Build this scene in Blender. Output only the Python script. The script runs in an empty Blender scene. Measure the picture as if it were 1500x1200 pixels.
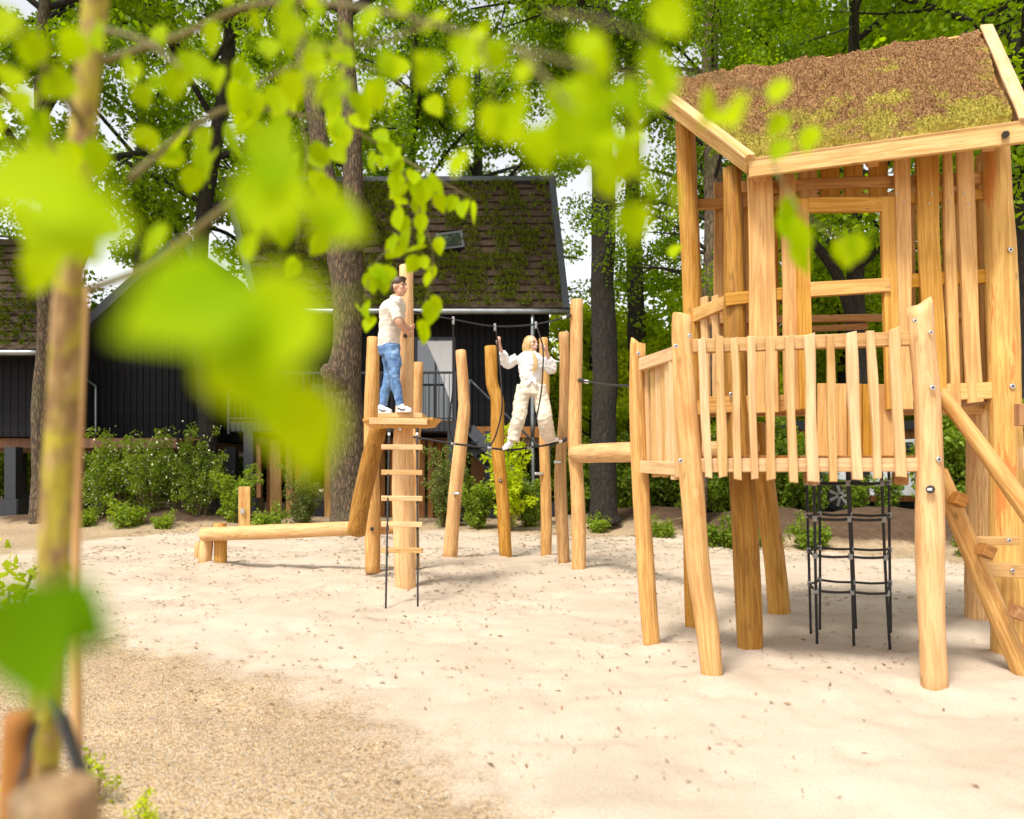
import bpy, bmesh, math, random
import numpy as np
from mathutils import Vector, Matrix, Quaternion
random.seed(7); rng = np.random.default_rng(7)
scene = bpy.context.scene
# ------------------------------------------------------------------ camera
FPX, CX, HY, CAMZ = 1090.0, 750.0, 690.0, 1.25      # focal length and horizon in photo pixels, eye height
cam_data = bpy.data.cameras.new('camera'); cam = bpy.data.objects.new('camera', cam_data)
scene.collection.objects.link(cam); scene.camera = cam
cam.location = (0, 0, CAMZ); cam.rotation_euler = (math.pi/2, 0, 0)
cam_data.sensor_width = 36.0; cam_data.lens = 36.0*FPX/1500.0
cam_data.shift_y = (HY-600.0)/1500.0
cam_data.clip_start = 0.05; cam_data.clip_end = 1500
cam_data.dof.use_dof = True; cam_data.dof.focus_distance = 7.5; cam_data.dof.aperture_fstop = 1.7
# ------------------------------------------------------------------ sky, sun, exposure
SUN_EL, SUN_AZ = math.radians(58), math.radians(215)   # azimuth measured clockwise from +Y
world = bpy.data.worlds.new('World'); scene.world = world; world.use_nodes = True
wn = world.node_tree.nodes; wl = world.node_tree.links; wn.clear()
sky = wn.new('ShaderNodeTexSky'); sky.sky_type = 'NISHITA'; sky.sun_disc = False
sky.sun_elevation = SUN_EL; sky.sun_rotation = SUN_AZ; sky.air_density = 1.0; sky.dust_density = 1.2; sky.ozone_density = 1.0
hs = wn.new('ShaderNodeHueSaturation'); hs.inputs['Saturation'].default_value = 0.12
bg = wn.new('ShaderNodeBackground'); bg.inputs['Strength'].default_value = 0.12
wo = wn.new('ShaderNodeOutputWorld')
wl.new(sky.outputs[0], hs.inputs['Color']); wl.new(hs.outputs[0], bg.inputs[0]); wl.new(bg.outputs[0], wo.inputs[0])
sd = bpy.data.lights.new('sun', 'SUN'); sd.energy = 2.2; sd.angle = math.radians(12); sd.color = (1.0, 0.95, 0.87)
sun = bpy.data.objects.new('sun', sd); scene.collection.objects.link(sun)
sdir = Vector((math.sin(SUN_AZ)*math.cos(SUN_EL), math.cos(SUN_AZ)*math.cos(SUN_EL), math.sin(SUN_EL)))
sun.rotation_euler = sdir.to_track_quat('Z', 'Y').to_euler(); sun.location = (0, 0, 30)
scene.view_settings.view_transform = 'Standard'; scene.view_settings.look = 'None'
scene.view_settings.exposure = 1.18; scene.view_settings.gamma = 1.0
scene.cycles.max_bounces = 8; scene.cycles.transparent_max_bounces = 8
# ------------------------------------------------------------------ helpers
COL = scene.collection
def W(x, y, d):
    return Vector(((x-CX)/FPX*d, d, CAMZ+(HY-y)/FPX*d))
def px(d): return d/FPX                                  # metres per photo pixel at distance d
def tag(o, label=None, cat=None, group=None, kind=None):
    if label: o['label'] = label
    if cat: o['category'] = cat
    if group: o['group'] = group
    if kind: o['kind'] = kind
    return o
def empty(name, loc, label, cat, group=None):
    o = bpy.data.objects.new(name, None); COL.objects.link(o); o.location = loc
    o.empty_display_size = 0.1
    return tag(o, label, cat, group)
def mesh_obj(name, verts, faces, mat, parent=None, M=None, smooth=False):
    me = bpy.data.meshes.new(name)
    me.from_pydata([tuple(v) for v in verts], [], faces)
    if mat: me.materials.append(mat)
    if smooth: me.polygons.foreach_set('use_smooth', [True]*len(me.polygons))
    me.update()
    return add_obj(name, me, parent, M)
def add_obj(name, me, parent=None, M=None):
    o = bpy.data.objects.new(name, me); COL.objects.link(o)
    if M is None: M = Matrix.Identity(4)
    if parent is not None:
        o.parent = parent
        P = Matrix.Identity(4); q = parent
        while q is not None: P = q.matrix_basis @ P; q = q.parent
        M = P.inverted() @ M
    o.matrix_basis = M
    return o
def frame(z, facing=None):
    z = Vector(z).normalized()
    f = Vector(facing) if facing is not None else Vector((0, -1, 0))
    if abs(z.dot(f.normalized())) > 0.97: f = Vector((1, 0, 0))
    x = f.cross(z).normalized(); y = z.cross(x).normalized()
    return Matrix((x, y, z)).transposed()
def catmull(P, n):
    P = np.asarray(P, float); k = len(P)
    if k == 2:
        t = np.linspace(0, 1, n)[:, None]; return P[0]*(1-t)+P[1]*t
    E = np.vstack([2*P[0]-P[1], P, 2*P[-1]-P[-2]])
    out = []
    for t in np.linspace(0, k-1-1e-9, n):
        i = int(t); f = t-i; a, b, c, d = E[i:i+4]
        out.append(0.5*((2*b)+(c-a)*f+(2*a-5*b+4*c-d)*f*f+(3*b-a-3*c+d)*f**3))
    return np.array(out)
def tube_geo(P, R, seg=12, rough=0.0, cap=True, seed=0, top_shear=None, lobes=0.0, bevel=0.0):
    """loft rings along P with radii R; returns verts, faces"""
    r = np.random.default_rng(seed); P = np.asarray(P, float); n = len(P)
    T = np.gradient(P, axis=0); T /= np.linalg.norm(T, axis=1)[:, None]+1e-12
    ref = np.array([1.0, 0, 0]) if abs(T[0][0]) < 0.9 else np.array([0, 1.0, 0])
    ph = r.uniform(0, 6.28, 4); verts = []; faces = []
    a = np.arange(seg)*2*math.pi/seg
    for i in range(n):
        t = T[i]; u = ref-t*ref.dot(t); u /= np.linalg.norm(u); v = np.cross(t, u); ref = u
        s = i/max(1, n-1)*n*0.35
        rad = R[i]*(1+lobes*(np.sin(2*a+ph[0]+s*.3)*.6+np.sin(3*a+ph[1]-s*.25)*.5)
                    + rough*(np.sin(s*1.7+ph[2]+2*a)*.5+np.sin(s*3.1+ph[3]-a)*.4+r.normal(0, .25, seg)))
        ring = P[i]+np.cos(a)[:, None]*u*rad[:, None]+np.sin(a)[:, None]*v*rad[:, None]
        if top_shear is not None and i == n-1:
            off = ring-P[i]; ring = ring+np.outer(off @ np.asarray(top_shear, float), t)
        verts += list(ring)
    for i in range(n-1):
        for j in range(seg):
            k = (j+1) % seg; faces.append((i*seg+j, i*seg+k, (i+1)*seg+k, (i+1)*seg+j))
    if cap:
        faces.append(tuple(range(seg-1, -1, -1))); faces.append(tuple(range((n-1)*seg, n*seg)))
    return verts, faces
def log(name, pts, mat, parent=None, rough=0.035, lobes=0.03, seg=16, top_shear=None, step=0.13, seed=None, round_end=True):
    """pts: (photo x, photo y, width in photo px, distance) from foot to tip -> a log mesh whose own Z runs along it"""
    C = [W(x, y, d) for x, y, w, d in pts]; R = [w/2*px(d) for x, y, w, d in pts]
    return log3(name, C, R, mat, parent, rough, lobes, seg, top_shear, step, seed, round_end)
def log3(name, C, R, mat, parent=None, rough=0.035, lobes=0.03, seg=16, top_shear=None, step=0.13, seed=None, round_end=True):
    C = [Vector(c) for c in C]; L = sum((C[i+1]-C[i]).length for i in range(len(C)-1))
    n = max(4, int(L/step)+2)
    A = catmull([list(c)+[r] for c, r in zip(C, R)], n)
    F = frame(C[-1]-C[0]); o = C[0]
    P = [F.transposed() @ (Vector(a[:3])-o) for a in A]; rad = list(A[:, 3])
    if round_end:                                        # eased arris at both ends
        def ease(P, rad, end):
            i, j = (0, 1) if end == 0 else (-1, -2)
            d = (P[j]-P[i]).normalized(); b = rad[i]*0.12
            p_new = P[i]+d*b
            if end == 0: P.insert(1, p_new); rad.insert(1, rad[0]); rad[0] *= 0.88
            else: P.insert(len(P)-1, p_new); rad.insert(len(rad)-1, rad[-1]); rad[-1] *= 0.88
        ease(P, rad, 0); ease(P, rad, 1)
    if seed is None: seed = random.randint(0, 99999)
    v, f = tube_geo(P, rad, seg, rough, True, seed, top_shear, lobes)
    M = Matrix.Translation(o) @ F.to_4x4()
    ob = mesh_obj(name, v, f, mat, parent, M, True)
    for p in ob.data.polygons:
        if len(p.vertices) > 4: p.use_smooth = False
    return ob
def board(name, p0, p1, w0, w1, th, mat, parent=None, facing=(0, -1, 0), wave=0.0, seed=None, skew=0.0, bev=0.004):
    """sawn board from p0 to p1; local Z along it, X its width, Y its thickness; wave = live edge"""
    p0, p1 = Vector(p0), Vector(p1); L = (p1-p0).length; F = frame(p1-p0, facing)
    r = random.Random(seed if seed is not None else random.randint(0, 99999))
    n = 12 if wave > 0 else 2
    le, ri = [], []
    ph = [r.uniform(0, 6.28) for _ in range(4)]; k = [r.uniform(1.5, 3.2), r.uniform(3.5, 6)]
    for i in range(n):
        t = i/(n-1); w = (w0*(1-t)+w1*t)/2
        l = wave*(math.sin(k[0]*t*2.2+ph[0])+.5*math.sin(k[1]*t*2+ph[1])); q = wave*(math.sin(k[0]*t*2.2+ph[2])+.5*math.sin(k[1]*t*2+ph[3]))
        z = t*L
        le.append((-w+l, z-(skew if i == n-1 else 0)*.5 + (skew*.3 if i == 0 else 0))); ri.append((w+q, z+(skew if i == n-1 else 0)*.5 - (skew*.3 if i == 0 else 0)))
    verts = []
    b = min(bev, th*.3, w0*.2)
    for (y, ins) in ((-th/2, b), (-th/2+b, 0), (th/2-b, 0), (th/2, b)):
        for i in range(n):
            zi = ins if i == 0 else (-ins if i == n-1 else 0)
            verts.append((le[i][0]+ins, y, le[i][1]+zi)); verts.append((ri[i][0]-ins, y, ri[i][1]+zi))
    faces = []
    for i in range(n-1):
        a = 2*i; faces.append((a, a+1, a+3, a+2))
        c = 3*2*n+2*i; faces.append((c, c+2, c+3, c+1))
    for lay in range(3):
        A = lay*2*n; B = (lay+1)*2*n
        for i in range(n-1):
            faces.append((A+2*i, A+2*i+2, B+2*i+2, B+2*i)); faces.append((A+2*i+1, B+2*i+1, B+2*i+3, A+2*i+3))
        faces.append((A, B, B+1, A+1)); e = 2*(n-1); faces.append((A+e, A+e+1, B+e+1, B+e))
    M = Matrix.Translation(p0) @ F.to_4x4()
    return mesh_obj(name, verts, faces, mat, parent, M)
def boardpx(name, a, b, th, mat, parent, facing=(0, -1, 0), wave=0.0, skew=0.0, seed=None):
    """a, b: (x, y, width px, distance) of the two ends' mid points"""
    return board(name, W(a[0], a[1], a[3]), W(b[0], b[1], b[3]), a[2]*px(a[3]), b[2]*px(b[3]), th, mat, parent, facing, wave, seed, skew)
def box_geo(x0, x1, y0, y1, z0, z1):
    v = [(x, y, z) for x in (x0, x1) for y in (y0, y1) for z in (z0, z1)]
    f = [(0, 1, 3, 2), (4, 6, 7, 5), (0, 4, 5, 1), (2, 3, 7, 6), (0, 2, 6, 4), (1, 5, 7, 3)]
    return v, f
def box(name, x0, x1, y0, y1, z0, z1, mat, parent=None, bev=0.0):
    c = Vector(((x0+x1)/2, (y0+y1)/2, (z0+z1)/2))
    hx, hy, hz = abs(x1-x0)/2, abs(y1-y0)/2, abs(z1-z0)/2
    if bev <= 0:
        v, f = box_geo(-hx, hx, -hy, hy, -hz, hz)
        return mesh_obj(name, v, f, mat, parent, Matrix.Translation(c))
    bm = bmesh.new(); bmesh.ops.create_cube(bm, size=1.0)
    for vv in bm.verts: vv.co = Vector((vv.co.x*2*hx, vv.co.y*2*hy, vv.co.z*2*hz))
    bmesh.ops.bevel(bm, geom=bm.edges[:], offset=bev, segments=2, affect='EDGES')
    me = bpy.data.meshes.new(name); bm.to_mesh(me); bm.free(); me.materials.append(mat)
    return add_obj(name, me, parent, Matrix.Translation(c))
def rope(name, C, r, mat, parent=None, seg=8, step=0.08):
    C = [Vector(c) for c in C]; L = sum((C[i+1]-C[i]).length for i in range(len(C)-1))
    P = catmull([list(c) for c in C], max(3, int(L/step)+2)); o = Vector(P[0])
    v, f = tube_geo(P-np.array(o), [r]*len(P), seg)
    return mesh_obj(name, v, f, mat, parent, Matrix.Translation(o), True)
def cyl(name, p0, p1, r0, r1, mat, parent=None, seg=12):
    p0, p1 = Vector(p0), Vector(p1); F = frame(p1-p0); L = (p1-p0).length
    v, f = tube_geo([(0, 0, 0), (0, 0, L*.12), (0, 0, L*.88), (0, 0, L)], [r0*.85, r0, r1, r1*.85], seg)
    o = mesh_obj(name, v, f, mat, parent, Matrix.Translation(p0) @ F.to_4x4(), True)
    for p in o.data.polygons:
        if len(p.vertices) > 4: p.use_smooth = False
    return o
# ------------------------------------------------------------------ materials
def new_mat(name):
    m = bpy.data.materials.new(name); m.use_nodes = True; nt = m.node_tree
    b = nt.nodes['Principled BSDF']; return m, nt, b
def N(nt, t, **kw):
    n = nt.nodes.new(t)
    for k, v in kw.items():
        if k in n.inputs: n.inputs[k].default_value = v
        else: setattr(n, k, v)
    return n
def ramp(nt, stops, interp='LINEAR'):
    n = nt.nodes.new('ShaderNodeValToRGB'); e = n.color_ramp.elements; n.color_ramp.interpolation = interp
    while len(e) > 1: e.remove(e[-1])
    e[0].position = stops[0][0]; e[0].color = (*stops[0][1], 1)
    for p, c in stops[1:]:
        x = e.new(p); x.color = (*c, 1)
    return n
def mixc(nt, a, b, fac, mode='MIX'):
    n = nt.nodes.new('ShaderNodeMix'); n.data_type = 'RGBA'; n.blend_type = mode
    for sock, val in ((6, a), (7, b), (0, fac)):
        if hasattr(val, 'links') or hasattr(val, 'is_output'): nt.links.new(val, n.inputs[sock])
        elif sock == 0: n.inputs[0].default_value = val
        else: n.inputs[sock].default_value = (*val, 1)
    return n.outputs[2]
def wood(name, c1, c2, streak=(0.42, 0.15, 0.02), streak_amt=0.5, grain=26.0, rough=0.7, dirt=0.6):
    m, nt, b = new_mat(name); L = nt.links
    tc = N(nt, 'ShaderNodeTexCoord'); oi = N(nt, 'ShaderNodeObjectInfo')
    addv = N(nt, 'ShaderNodeVectorMath', operation='ADD'); mulr = N(nt, 'ShaderNodeVectorMath', operation='SCALE')
    comb = N(nt, 'ShaderNodeCombineXYZ'); L.new(oi.outputs['Random'], comb.inputs[0]); L.new(oi.outputs['Random'], comb.inputs[2])
    L.new(comb.outputs[0], mulr.inputs[0]); mulr.inputs['Scale'].default_value = 37.0
    L.new(tc.outputs['Object'], addv.inputs[0]); L.new(mulr.outputs[0], addv.inputs[1])
    mp = N(nt, 'ShaderNodeMapping'); mp.inputs['Scale'].default_value = (grain, grain, grain*0.045); L.new(addv.outputs[0], mp.inputs[0])
    n1 = N(nt, 'ShaderNodeTexNoise', Scale=1.6, Detail=6.0, Roughness=0.62, Distortion=1.3); L.new(mp.outputs[0], n1.inputs['Vector'])
    r1 = ramp(nt, [(0.32, tuple(x*.9 for x in c2)), (0.44, c2), (0.52, tuple((x*2+y)/3 for x, y in zip(c1, c2))), (0.62, c1)]); L.new(n1.outputs[0], r1.inputs[0])
    # broad tone change along the piece
    n2 = N(nt, 'ShaderNodeTexNoise', Scale=2.2, Detail=3.0); L.new(addv.outputs[0], n2.inputs['Vector'])
    r2 = ramp(nt, [(0.3, (0.80, 0.73, 0.66)), (0.7, (1.08, 1.06, 1.02))]); L.new(n2.outputs[0], r2.inputs[0])
    c = mixc(nt, r1.outputs[0], r2.outputs[0], 0.8, 'MULTIPLY')
    # rusty bark streaks running with the grain
    mp3 = N(nt, 'ShaderNodeMapping'); mp3.inputs['Scale'].default_value = (7, 7, 0.75); L.new(addv.outputs[0], mp3.inputs[0])
    n3 = N(nt, 'ShaderNodeTexNoise', Scale=1.5, Detail=7.0, Roughness=0.7, Distortion=0.6); L.new(mp3.outputs[0], n3.inputs['Vector'])
    r3 = ramp(nt, [(0.545, (0, 0, 0)), (0.60, (1, 1, 1))]); L.new(n3.outputs[0], r3.inputs[0])
    ms = N(nt, 'ShaderNodeMath', operation='MULTIPLY'); L.new(r3.outputs[0], ms.inputs[0]); ms.inputs[1].default_value = streak_amt
    c = mixc(nt, c, streak, ms.outputs[0])
    # knots and dirt specks
    v = N(nt, 'ShaderNodeTexVoronoi', Scale=3.2); mpv = N(nt, 'ShaderNodeMapping'); mpv.inputs['Scale'].default_value = (1.6, 1.6, 0.7)
    L.new(addv.outputs[0], mpv.inputs[0]); L.new(mpv.outputs[0], v.inputs['Vector'])
    rv = ramp(nt, [(0.03, (1, 1, 1)), (0.085, (0, 0, 0))]); L.new(v.outputs['Distance'], rv.inputs[0])
    mk = N(nt, 'ShaderNodeMath', operation='MULTIPLY'); L.new(rv.outputs[0], mk.inputs[0]); mk.inputs[1].default_value = dirt
    c = mixc(nt, c, (0.16, 0.075, 0.025), mk.outputs[0])
    mpc = N(nt, 'ShaderNodeMapping'); mpc.inputs['Scale'].default_value = (16, 16, .55); L.new(addv.outputs[0], mpc.inputs[0])
    vc = N(nt, 'ShaderNodeTexNoise', Scale=1.0, Detail=3.0, Distortion=.4); L.new(mpc.outputs[0], vc.inputs['Vector'])
    sb = N(nt, 'ShaderNodeMath', operation='SUBTRACT'); L.new(vc.outputs[0], sb.inputs[0]); sb.inputs[1].default_value = .5
    ab = N(nt, 'ShaderNodeMath', operation='ABSOLUTE'); L.new(sb.outputs[0], ab.inputs[0])
    rc_ = ramp(nt, [(0.0, (1, 1, 1)), (0.006, (0, 0, 0))]); L.new(ab.outputs[0], rc_.inputs[0])
    rk = ramp(nt, [(0.52, (0, 0, 0)), (0.6, (1, 1, 1))]); L.new(n2.outputs[0], rk.inputs[0])
    mc = N(nt, 'ShaderNodeMath', operation='MULTIPLY'); L.new(rc_.outputs[0], mc.inputs[0]); L.new(rk.outputs[0], mc.inputs[1])
    mc2 = N(nt, 'ShaderNodeMath', operation='MULTIPLY'); L.new(mc.outputs[0], mc2.inputs[0]); mc2.inputs[1].default_value = .6
    c = mixc(nt, c, (0.14, 0.065, 0.02), mc2.outputs[0])
    # each piece its own tone
    hv = N(nt, 'ShaderNodeHueSaturation'); mr = N(nt, 'ShaderNodeMapRange'); mr.inputs[3].default_value = 0.82; mr.inputs[4].default_value = 1.14
    L.new(oi.outputs['Random'], mr.inputs[0]); L.new(mr.outputs[0], hv.inputs['Value']); L.new(c, hv.inputs['Color'])
    ms2 = N(nt, 'ShaderNodeMapRange'); ms2.inputs[3].default_value = 1.12; ms2.inputs[4].default_value = 0.9; L.new(oi.outputs['Random'], ms2.inputs[0]); L.new(ms2.outputs[0], hv.inputs['Saturation'])
    L.new(hv.outputs[0], b.inputs['Base Color']); b.inputs['Roughness'].default_value = rough
    bp = N(nt, 'ShaderNodeBump', Strength=0.6, Distance=0.006); L.new(n1.outputs[0], bp.inputs['Height']); L.new(bp.outputs[0], b.inputs['Normal'])
    return m
def plain(name, col, rough=0.5, metal=0.0, var=0.15, scale=8.0, bump=0.0, spec=0.5):
    m, nt, b = new_mat(name); L = nt.links
    tc = N(nt, 'ShaderNodeTexCoord'); n = N(nt, 'ShaderNodeTexNoise', Scale=scale, Detail=5.0); L.new(tc.outputs['Object'], n.inputs['Vector'])
    r = ramp(nt, [(0.3, tuple(x*(1-var) for x in col)), (0.7, tuple(min(1, x*(1+var)) for x in col))]); L.new(n.outputs[0], r.inputs[0])
    L.new(r.outputs[0], b.inputs['Base Color']); b.inputs['Roughness'].default_value = rough; b.inputs['Metallic'].default_value = metal
    b.inputs['Specular IOR Level'].default_value = spec
    if bump:
        bp = N(nt, 'ShaderNodeBump', Strength=bump, Distance=0.01); L.new(n.outputs[0], bp.inputs['Height']); L.new(bp.outputs[0], b.inputs['Normal'])
    return m
def leafmat(name, dark, light, trans=0.45, rough=0.45, scale=0.6, tval=1.5, spec=0.2):
    m = bpy.data.materials.new(name); m.use_nodes = True; nt = m.node_tree; L = nt.links; nt.nodes.clear()
    out = N(nt, 'ShaderNodeOutputMaterial'); geo = N(nt, 'ShaderNodeNewGeometry'); tc = N(nt, 'ShaderNodeTexCoord'); oi = N(nt, 'ShaderNodeObjectInfo')
    n = N(nt, 'ShaderNodeTexNoise', Scale=scale, Detail=2.0); L.new(tc.outputs['Object'], n.inputs['Vector'])
    a = N(nt, 'ShaderNodeMath', operation='ADD'); L.new(geo.outputs['Random Per Island'], a.inputs[0]); L.new(n.outputs[0], a.inputs[1])
    a2 = N(nt, 'ShaderNodeMath', operation='ADD'); L.new(a.outputs[0], a2.inputs[0]); L.new(oi.outputs['Random'], a2.inputs[1])
    d = N(nt, 'ShaderNodeMath', operation='DIVIDE'); L.new(a2.outputs[0], d.inputs[0]); d.inputs[1].default_value = 2.5
    r = ramp(nt, [(0.15, dark), (0.8, light)]); L.new(d.outputs[0], r.inputs[0])
    p = N(nt, 'ShaderNodeBsdfPrincipled'); p.inputs['Roughness'].default_value = rough; p.inputs['Specular IOR Level'].default_value = spec
    L.new(r.outputs[0], p.inputs['Base Color'])
    t = N(nt, 'ShaderNodeBsdfTranslucent'); hv = N(nt, 'ShaderNodeHueSaturation'); hv.inputs['Value'].default_value = tval; hv.inputs['Saturation'].default_value = 1.1; hv.inputs['Hue'].default_value = 0.487
    L.new(r.outputs[0], hv.inputs['Color']); L.new(hv.outputs[0], t.inputs['Color'])
    mx = N(nt, 'ShaderNodeMixShader'); mx.inputs[0].default_value = trans; L.new(p.outputs[0], mx.inputs[1]); L.new(t.outputs[0], mx.inputs[2]); L.new(mx.outputs[0], out.inputs[0])
    return m
def barkmat(name, c1, c2, moss=(0.06, 0.08, 0.015), moss_amt=0.4, sc=9.0, bump=1.0, msc=1.3):
    m, nt, b = new_mat(name); L = nt.links; tc = N(nt, 'ShaderNodeTexCoord')
    mp = N(nt, 'ShaderNodeMapping'); mp.inputs['Scale'].default_value = (sc, sc, sc*0.28); L.new(tc.outputs['Object'], mp.inputs[0])
    v = N(nt, 'ShaderNodeTexVoronoi', Scale=2.0, feature='DISTANCE_TO_EDGE'); nz = N(nt, 'ShaderNodeTexNoise', Scale=1.5, Detail=6.0)
    mv = N(nt, 'ShaderNodeVectorMath', operation='ADD'); L.new(mp.outputs[0], nz.inputs['Vector']); L.new(mp.outputs[0], mv.inputs[0]); L.new(nz.outputs['Color'], mv.inputs[1]); L.new(mv.outputs[0], v.inputs['Vector'])
    r = ramp(nt, [(0.0, c2), (0.25, c1), (1.0, tuple(x*1.2 for x in c1))]); L.new(v.outputs['Distance'], r.inputs[0])
    n2 = N(nt, 'ShaderNodeTexNoise', Scale=msc, Detail=6.0); L.new(tc.outputs['Object'], n2.inputs['Vector'])
    r2 = ramp(nt, [(0.5, (0, 0, 0)), (0.66, (1, 1, 1))] if msc < 5 else [(0.42, (0, 0, 0)), (0.52, (1, 1, 1)), (0.6, (.2, .2, .2))]); L.new(n2.outputs[0], r2.inputs[0])
    mm = N(nt, 'ShaderNodeMath', operation='MULTIPLY'); L.new(r2.outputs[0], mm.inputs[0]); mm.inputs[1].default_value = moss_amt
    c = mixc(nt, r.outputs[0], moss, mm.outputs[0]); L.new(c, b.inputs['Base Color']); b.inputs['Roughness'].default_value = 0.9
    ad = N(nt, 'ShaderNodeMath', operation='ADD'); L.new(v.outputs['Distance'], ad.inputs[0]); L.new(nz.outputs[0], ad.inputs[1])
    bp = N(nt, 'ShaderNodeBump', Strength=bump, Distance=0.03); L.new(ad.outputs[0], bp.inputs['Height']); L.new(bp.outputs[0], b.inputs['Normal'])
    return m
M = {}
M['post'] = wood('robinia_post', (0.67, 0.40, 0.135), (0.48, 0.25, 0.065), streak_amt=0.5)
M['post_pale'] = wood('peeled_pale_post', (0.70, 0.44, 0.19), (0.55, 0.31, 0.11), streak_amt=0.4)
M['post_brown'] = wood('brown_post', (0.50, 0.285, 0.085), (0.31, 0.155, 0.04), streak_amt=0.4)
M['post_orange'] = wood('orange_post', (0.72, 0.44, 0.11), (0.54, 0.29, 0.05), streak=(0.50, 0.16, 0.015), streak_amt=0.9)
M['slat'] = wood('sawn_pale_slat', (0.69, 0.455, 0.225), (0.56, 0.345, 0.15), streak_amt=0.12, dirt=0.3)
M['plank'] = wood('sawn_golden_plank', (0.68, 0.39, 0.105), (0.52, 0.265, 0.05), streak_amt=0.18, grain=20)
M['plank_dark'] = wood('sawn_orange_plank', (0.58, 0.32, 0.08), (0.44, 0.21, 0.04), streak_amt=0.18, grain=18)
M['edge_board'] = wood('pale_roof_edging', (0.70, 0.48, 0.21), (0.55, 0.335, 0.11), streak_amt=0.25)
M['deck'] = wood('deck_brown', (0.42, 0.20, 0.06), (0.28, 0.12, 0.035), streak_amt=0.2)
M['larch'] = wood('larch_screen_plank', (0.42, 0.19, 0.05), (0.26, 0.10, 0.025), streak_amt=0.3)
M['rope'] = plain('black_rope', (0.018, 0.018, 0.02), 0.7, 0, 0.3, 120, 0.5)
M['clamp'] = plain('grey_plastic_clamp', (0.30, 0.30, 0.30), 0.45)
M['silver'] = plain('galvanised_metal', (0.62, 0.62, 0.62), 0.35, 0.9)
M['bolt_dark'] = plain('dark_bolt_recess', (0.03, 0.025, 0.02), 0.5)
M['black_clad'] = plain('black_stained_board', (0.006, 0.006, 0.0075), 0.75, 0, 0.5, 5, 0.3, .2)
M['black_metal'] = plain('anthracite_metal', (0.028, 0.031, 0.038), 0.45, 0.2)
M['grey_trim'] = plain('grey_roof_trim', (0.045, 0.05, 0.06), 0.6, 0.0)
M['zinc'] = plain('zinc_gutter', (0.30, 0.32, 0.33), 0.38, 0.8)
M['roof_tile'] = plain('earthy_roof_cassette', (0.065, 0.04, 0.022), 0.95, 0, 0.5, 14, 0.8)
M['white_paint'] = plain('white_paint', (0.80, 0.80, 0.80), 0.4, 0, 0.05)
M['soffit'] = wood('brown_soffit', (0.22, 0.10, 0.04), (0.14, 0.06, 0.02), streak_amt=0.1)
M['bark'] = barkmat('oak_bark', (0.15, 0.098, 0.054), (0.03, 0.02, 0.011))
M['bark_dark'] = barkmat('dark_bark', (0.030, 0.022, 0.015), (0.008, 0.006, 0.004), moss=(0.03, 0.035, 0.008), moss_amt=0.4)
M['bark_young'] = barkmat('young_tree_bark', (0.34, 0.21, 0.09), (0.18, 0.10, 0.03), moss=(0.38, 0.32, 0.02), moss_amt=0.9, sc=22, bump=0.3, msc=11.0)
M['twig'] = plain('green_brown_twig', (0.15, 0.12, 0.03), 0.7)
M['stem'] = plain('shrub_stem', (0.12, 0.085, 0.04), 0.8)
M['leaf_oak'] = leafmat('oak_leaf', (0.045, 0.11, 0.002), (0.25, 0.385, 0.006), 0.55)
M['leaf_lime'] = leafmat('bright_spring_leaf', (0.22, 0.31, 0.008), (0.46, 0.55, 0.02), 0.55, tval=1.9)
M['leaf_shrub'] = leafmat('shrub_leaf', (0.08, 0.14, 0.01), (0.26, 0.36, 0.035), 0.45)
M['leaf_near'] = leafmat('birch_leaf', (0.14, 0.29, 0.0), (0.36, 0.50, 0.0), 0.55, 0.6, 2.0, 1.6, .06)
M['leaf_dark'] = leafmat('dark_birch_leaf', (0.055, 0.15, 0.0), (0.10, 0.21, 0.0), 0.35, 0.7, 2.0, 1.5, .05)  # darker green tone for the two low leaves near the lens
M['moss'] = leafmat('roof_moss', (0.035, 0.055, 0.005), (0.17, 0.21, 0.018), 0.3, 0.9)
M['blossom'] = plain('pale_blossom', (0.75, 0.73, 0.52), 0.7)
M['feather'] = leafmat('feathery_leaf', (0.05, 0.09, 0.015), (0.16, 0.20, 0.04), 0.3)
# ------------------------------------------------------------------ ground
def hash2(ix, iy, s):
    h = np.sin(ix*127.1+iy*311.7+s*74.7)*43758.5453; return h-np.floor(h)
def vnoise(x, y, s=0):
    ix, iy = np.floor(x), np.floor(y); fx, fy = x-ix, y-iy; fx = fx*fx*(3-2*fx); fy = fy*fy*(3-2*fy)
    a, b, c, d = hash2(ix, iy, s), hash2(ix+1, iy, s), hash2(ix, iy+1, s), hash2(ix+1, iy+1, s)
    return (a*(1-fx)+b*fx)*(1-fy)+(c*(1-fx)+d*fx)*fy
def sstep(a, b, x):
    t = np.clip((x-a)/(b-a), 0, 1); return t*t*(3-2*t)
BERMS = [(a, b, c*(.74 if a > 0 else 1), d_, e) for a, b, c, d_, e in [(3.0, 15.8, .40, 1.6, 1.0), (4.8, 14.0, .62, 1.7, 1.1), (6.6, 13.2, .72, 1.7, 1.1), (8.6, 12.4, .70, 1.8, 1.1), (10.8, 11.8, .7, 2.0, 1.2), (13.5, 11.5, .7, 2, 1.4),
         (-7.0, 15.3, .34, 1.5, 0.8), (-5.4, 15.6, .22, 1.2, 0.7), (-9.5, 15.6, .2, 1.6, 0.8)]]
FEET = []
def berm_h(x, y):
    h = 0
    for bx, by, bh, rx, ry in BERMS: h = np.maximum(h, bh*np.exp(-(((x-bx)/rx)**2+((y-by)/ry)**2)))
    return h
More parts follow.
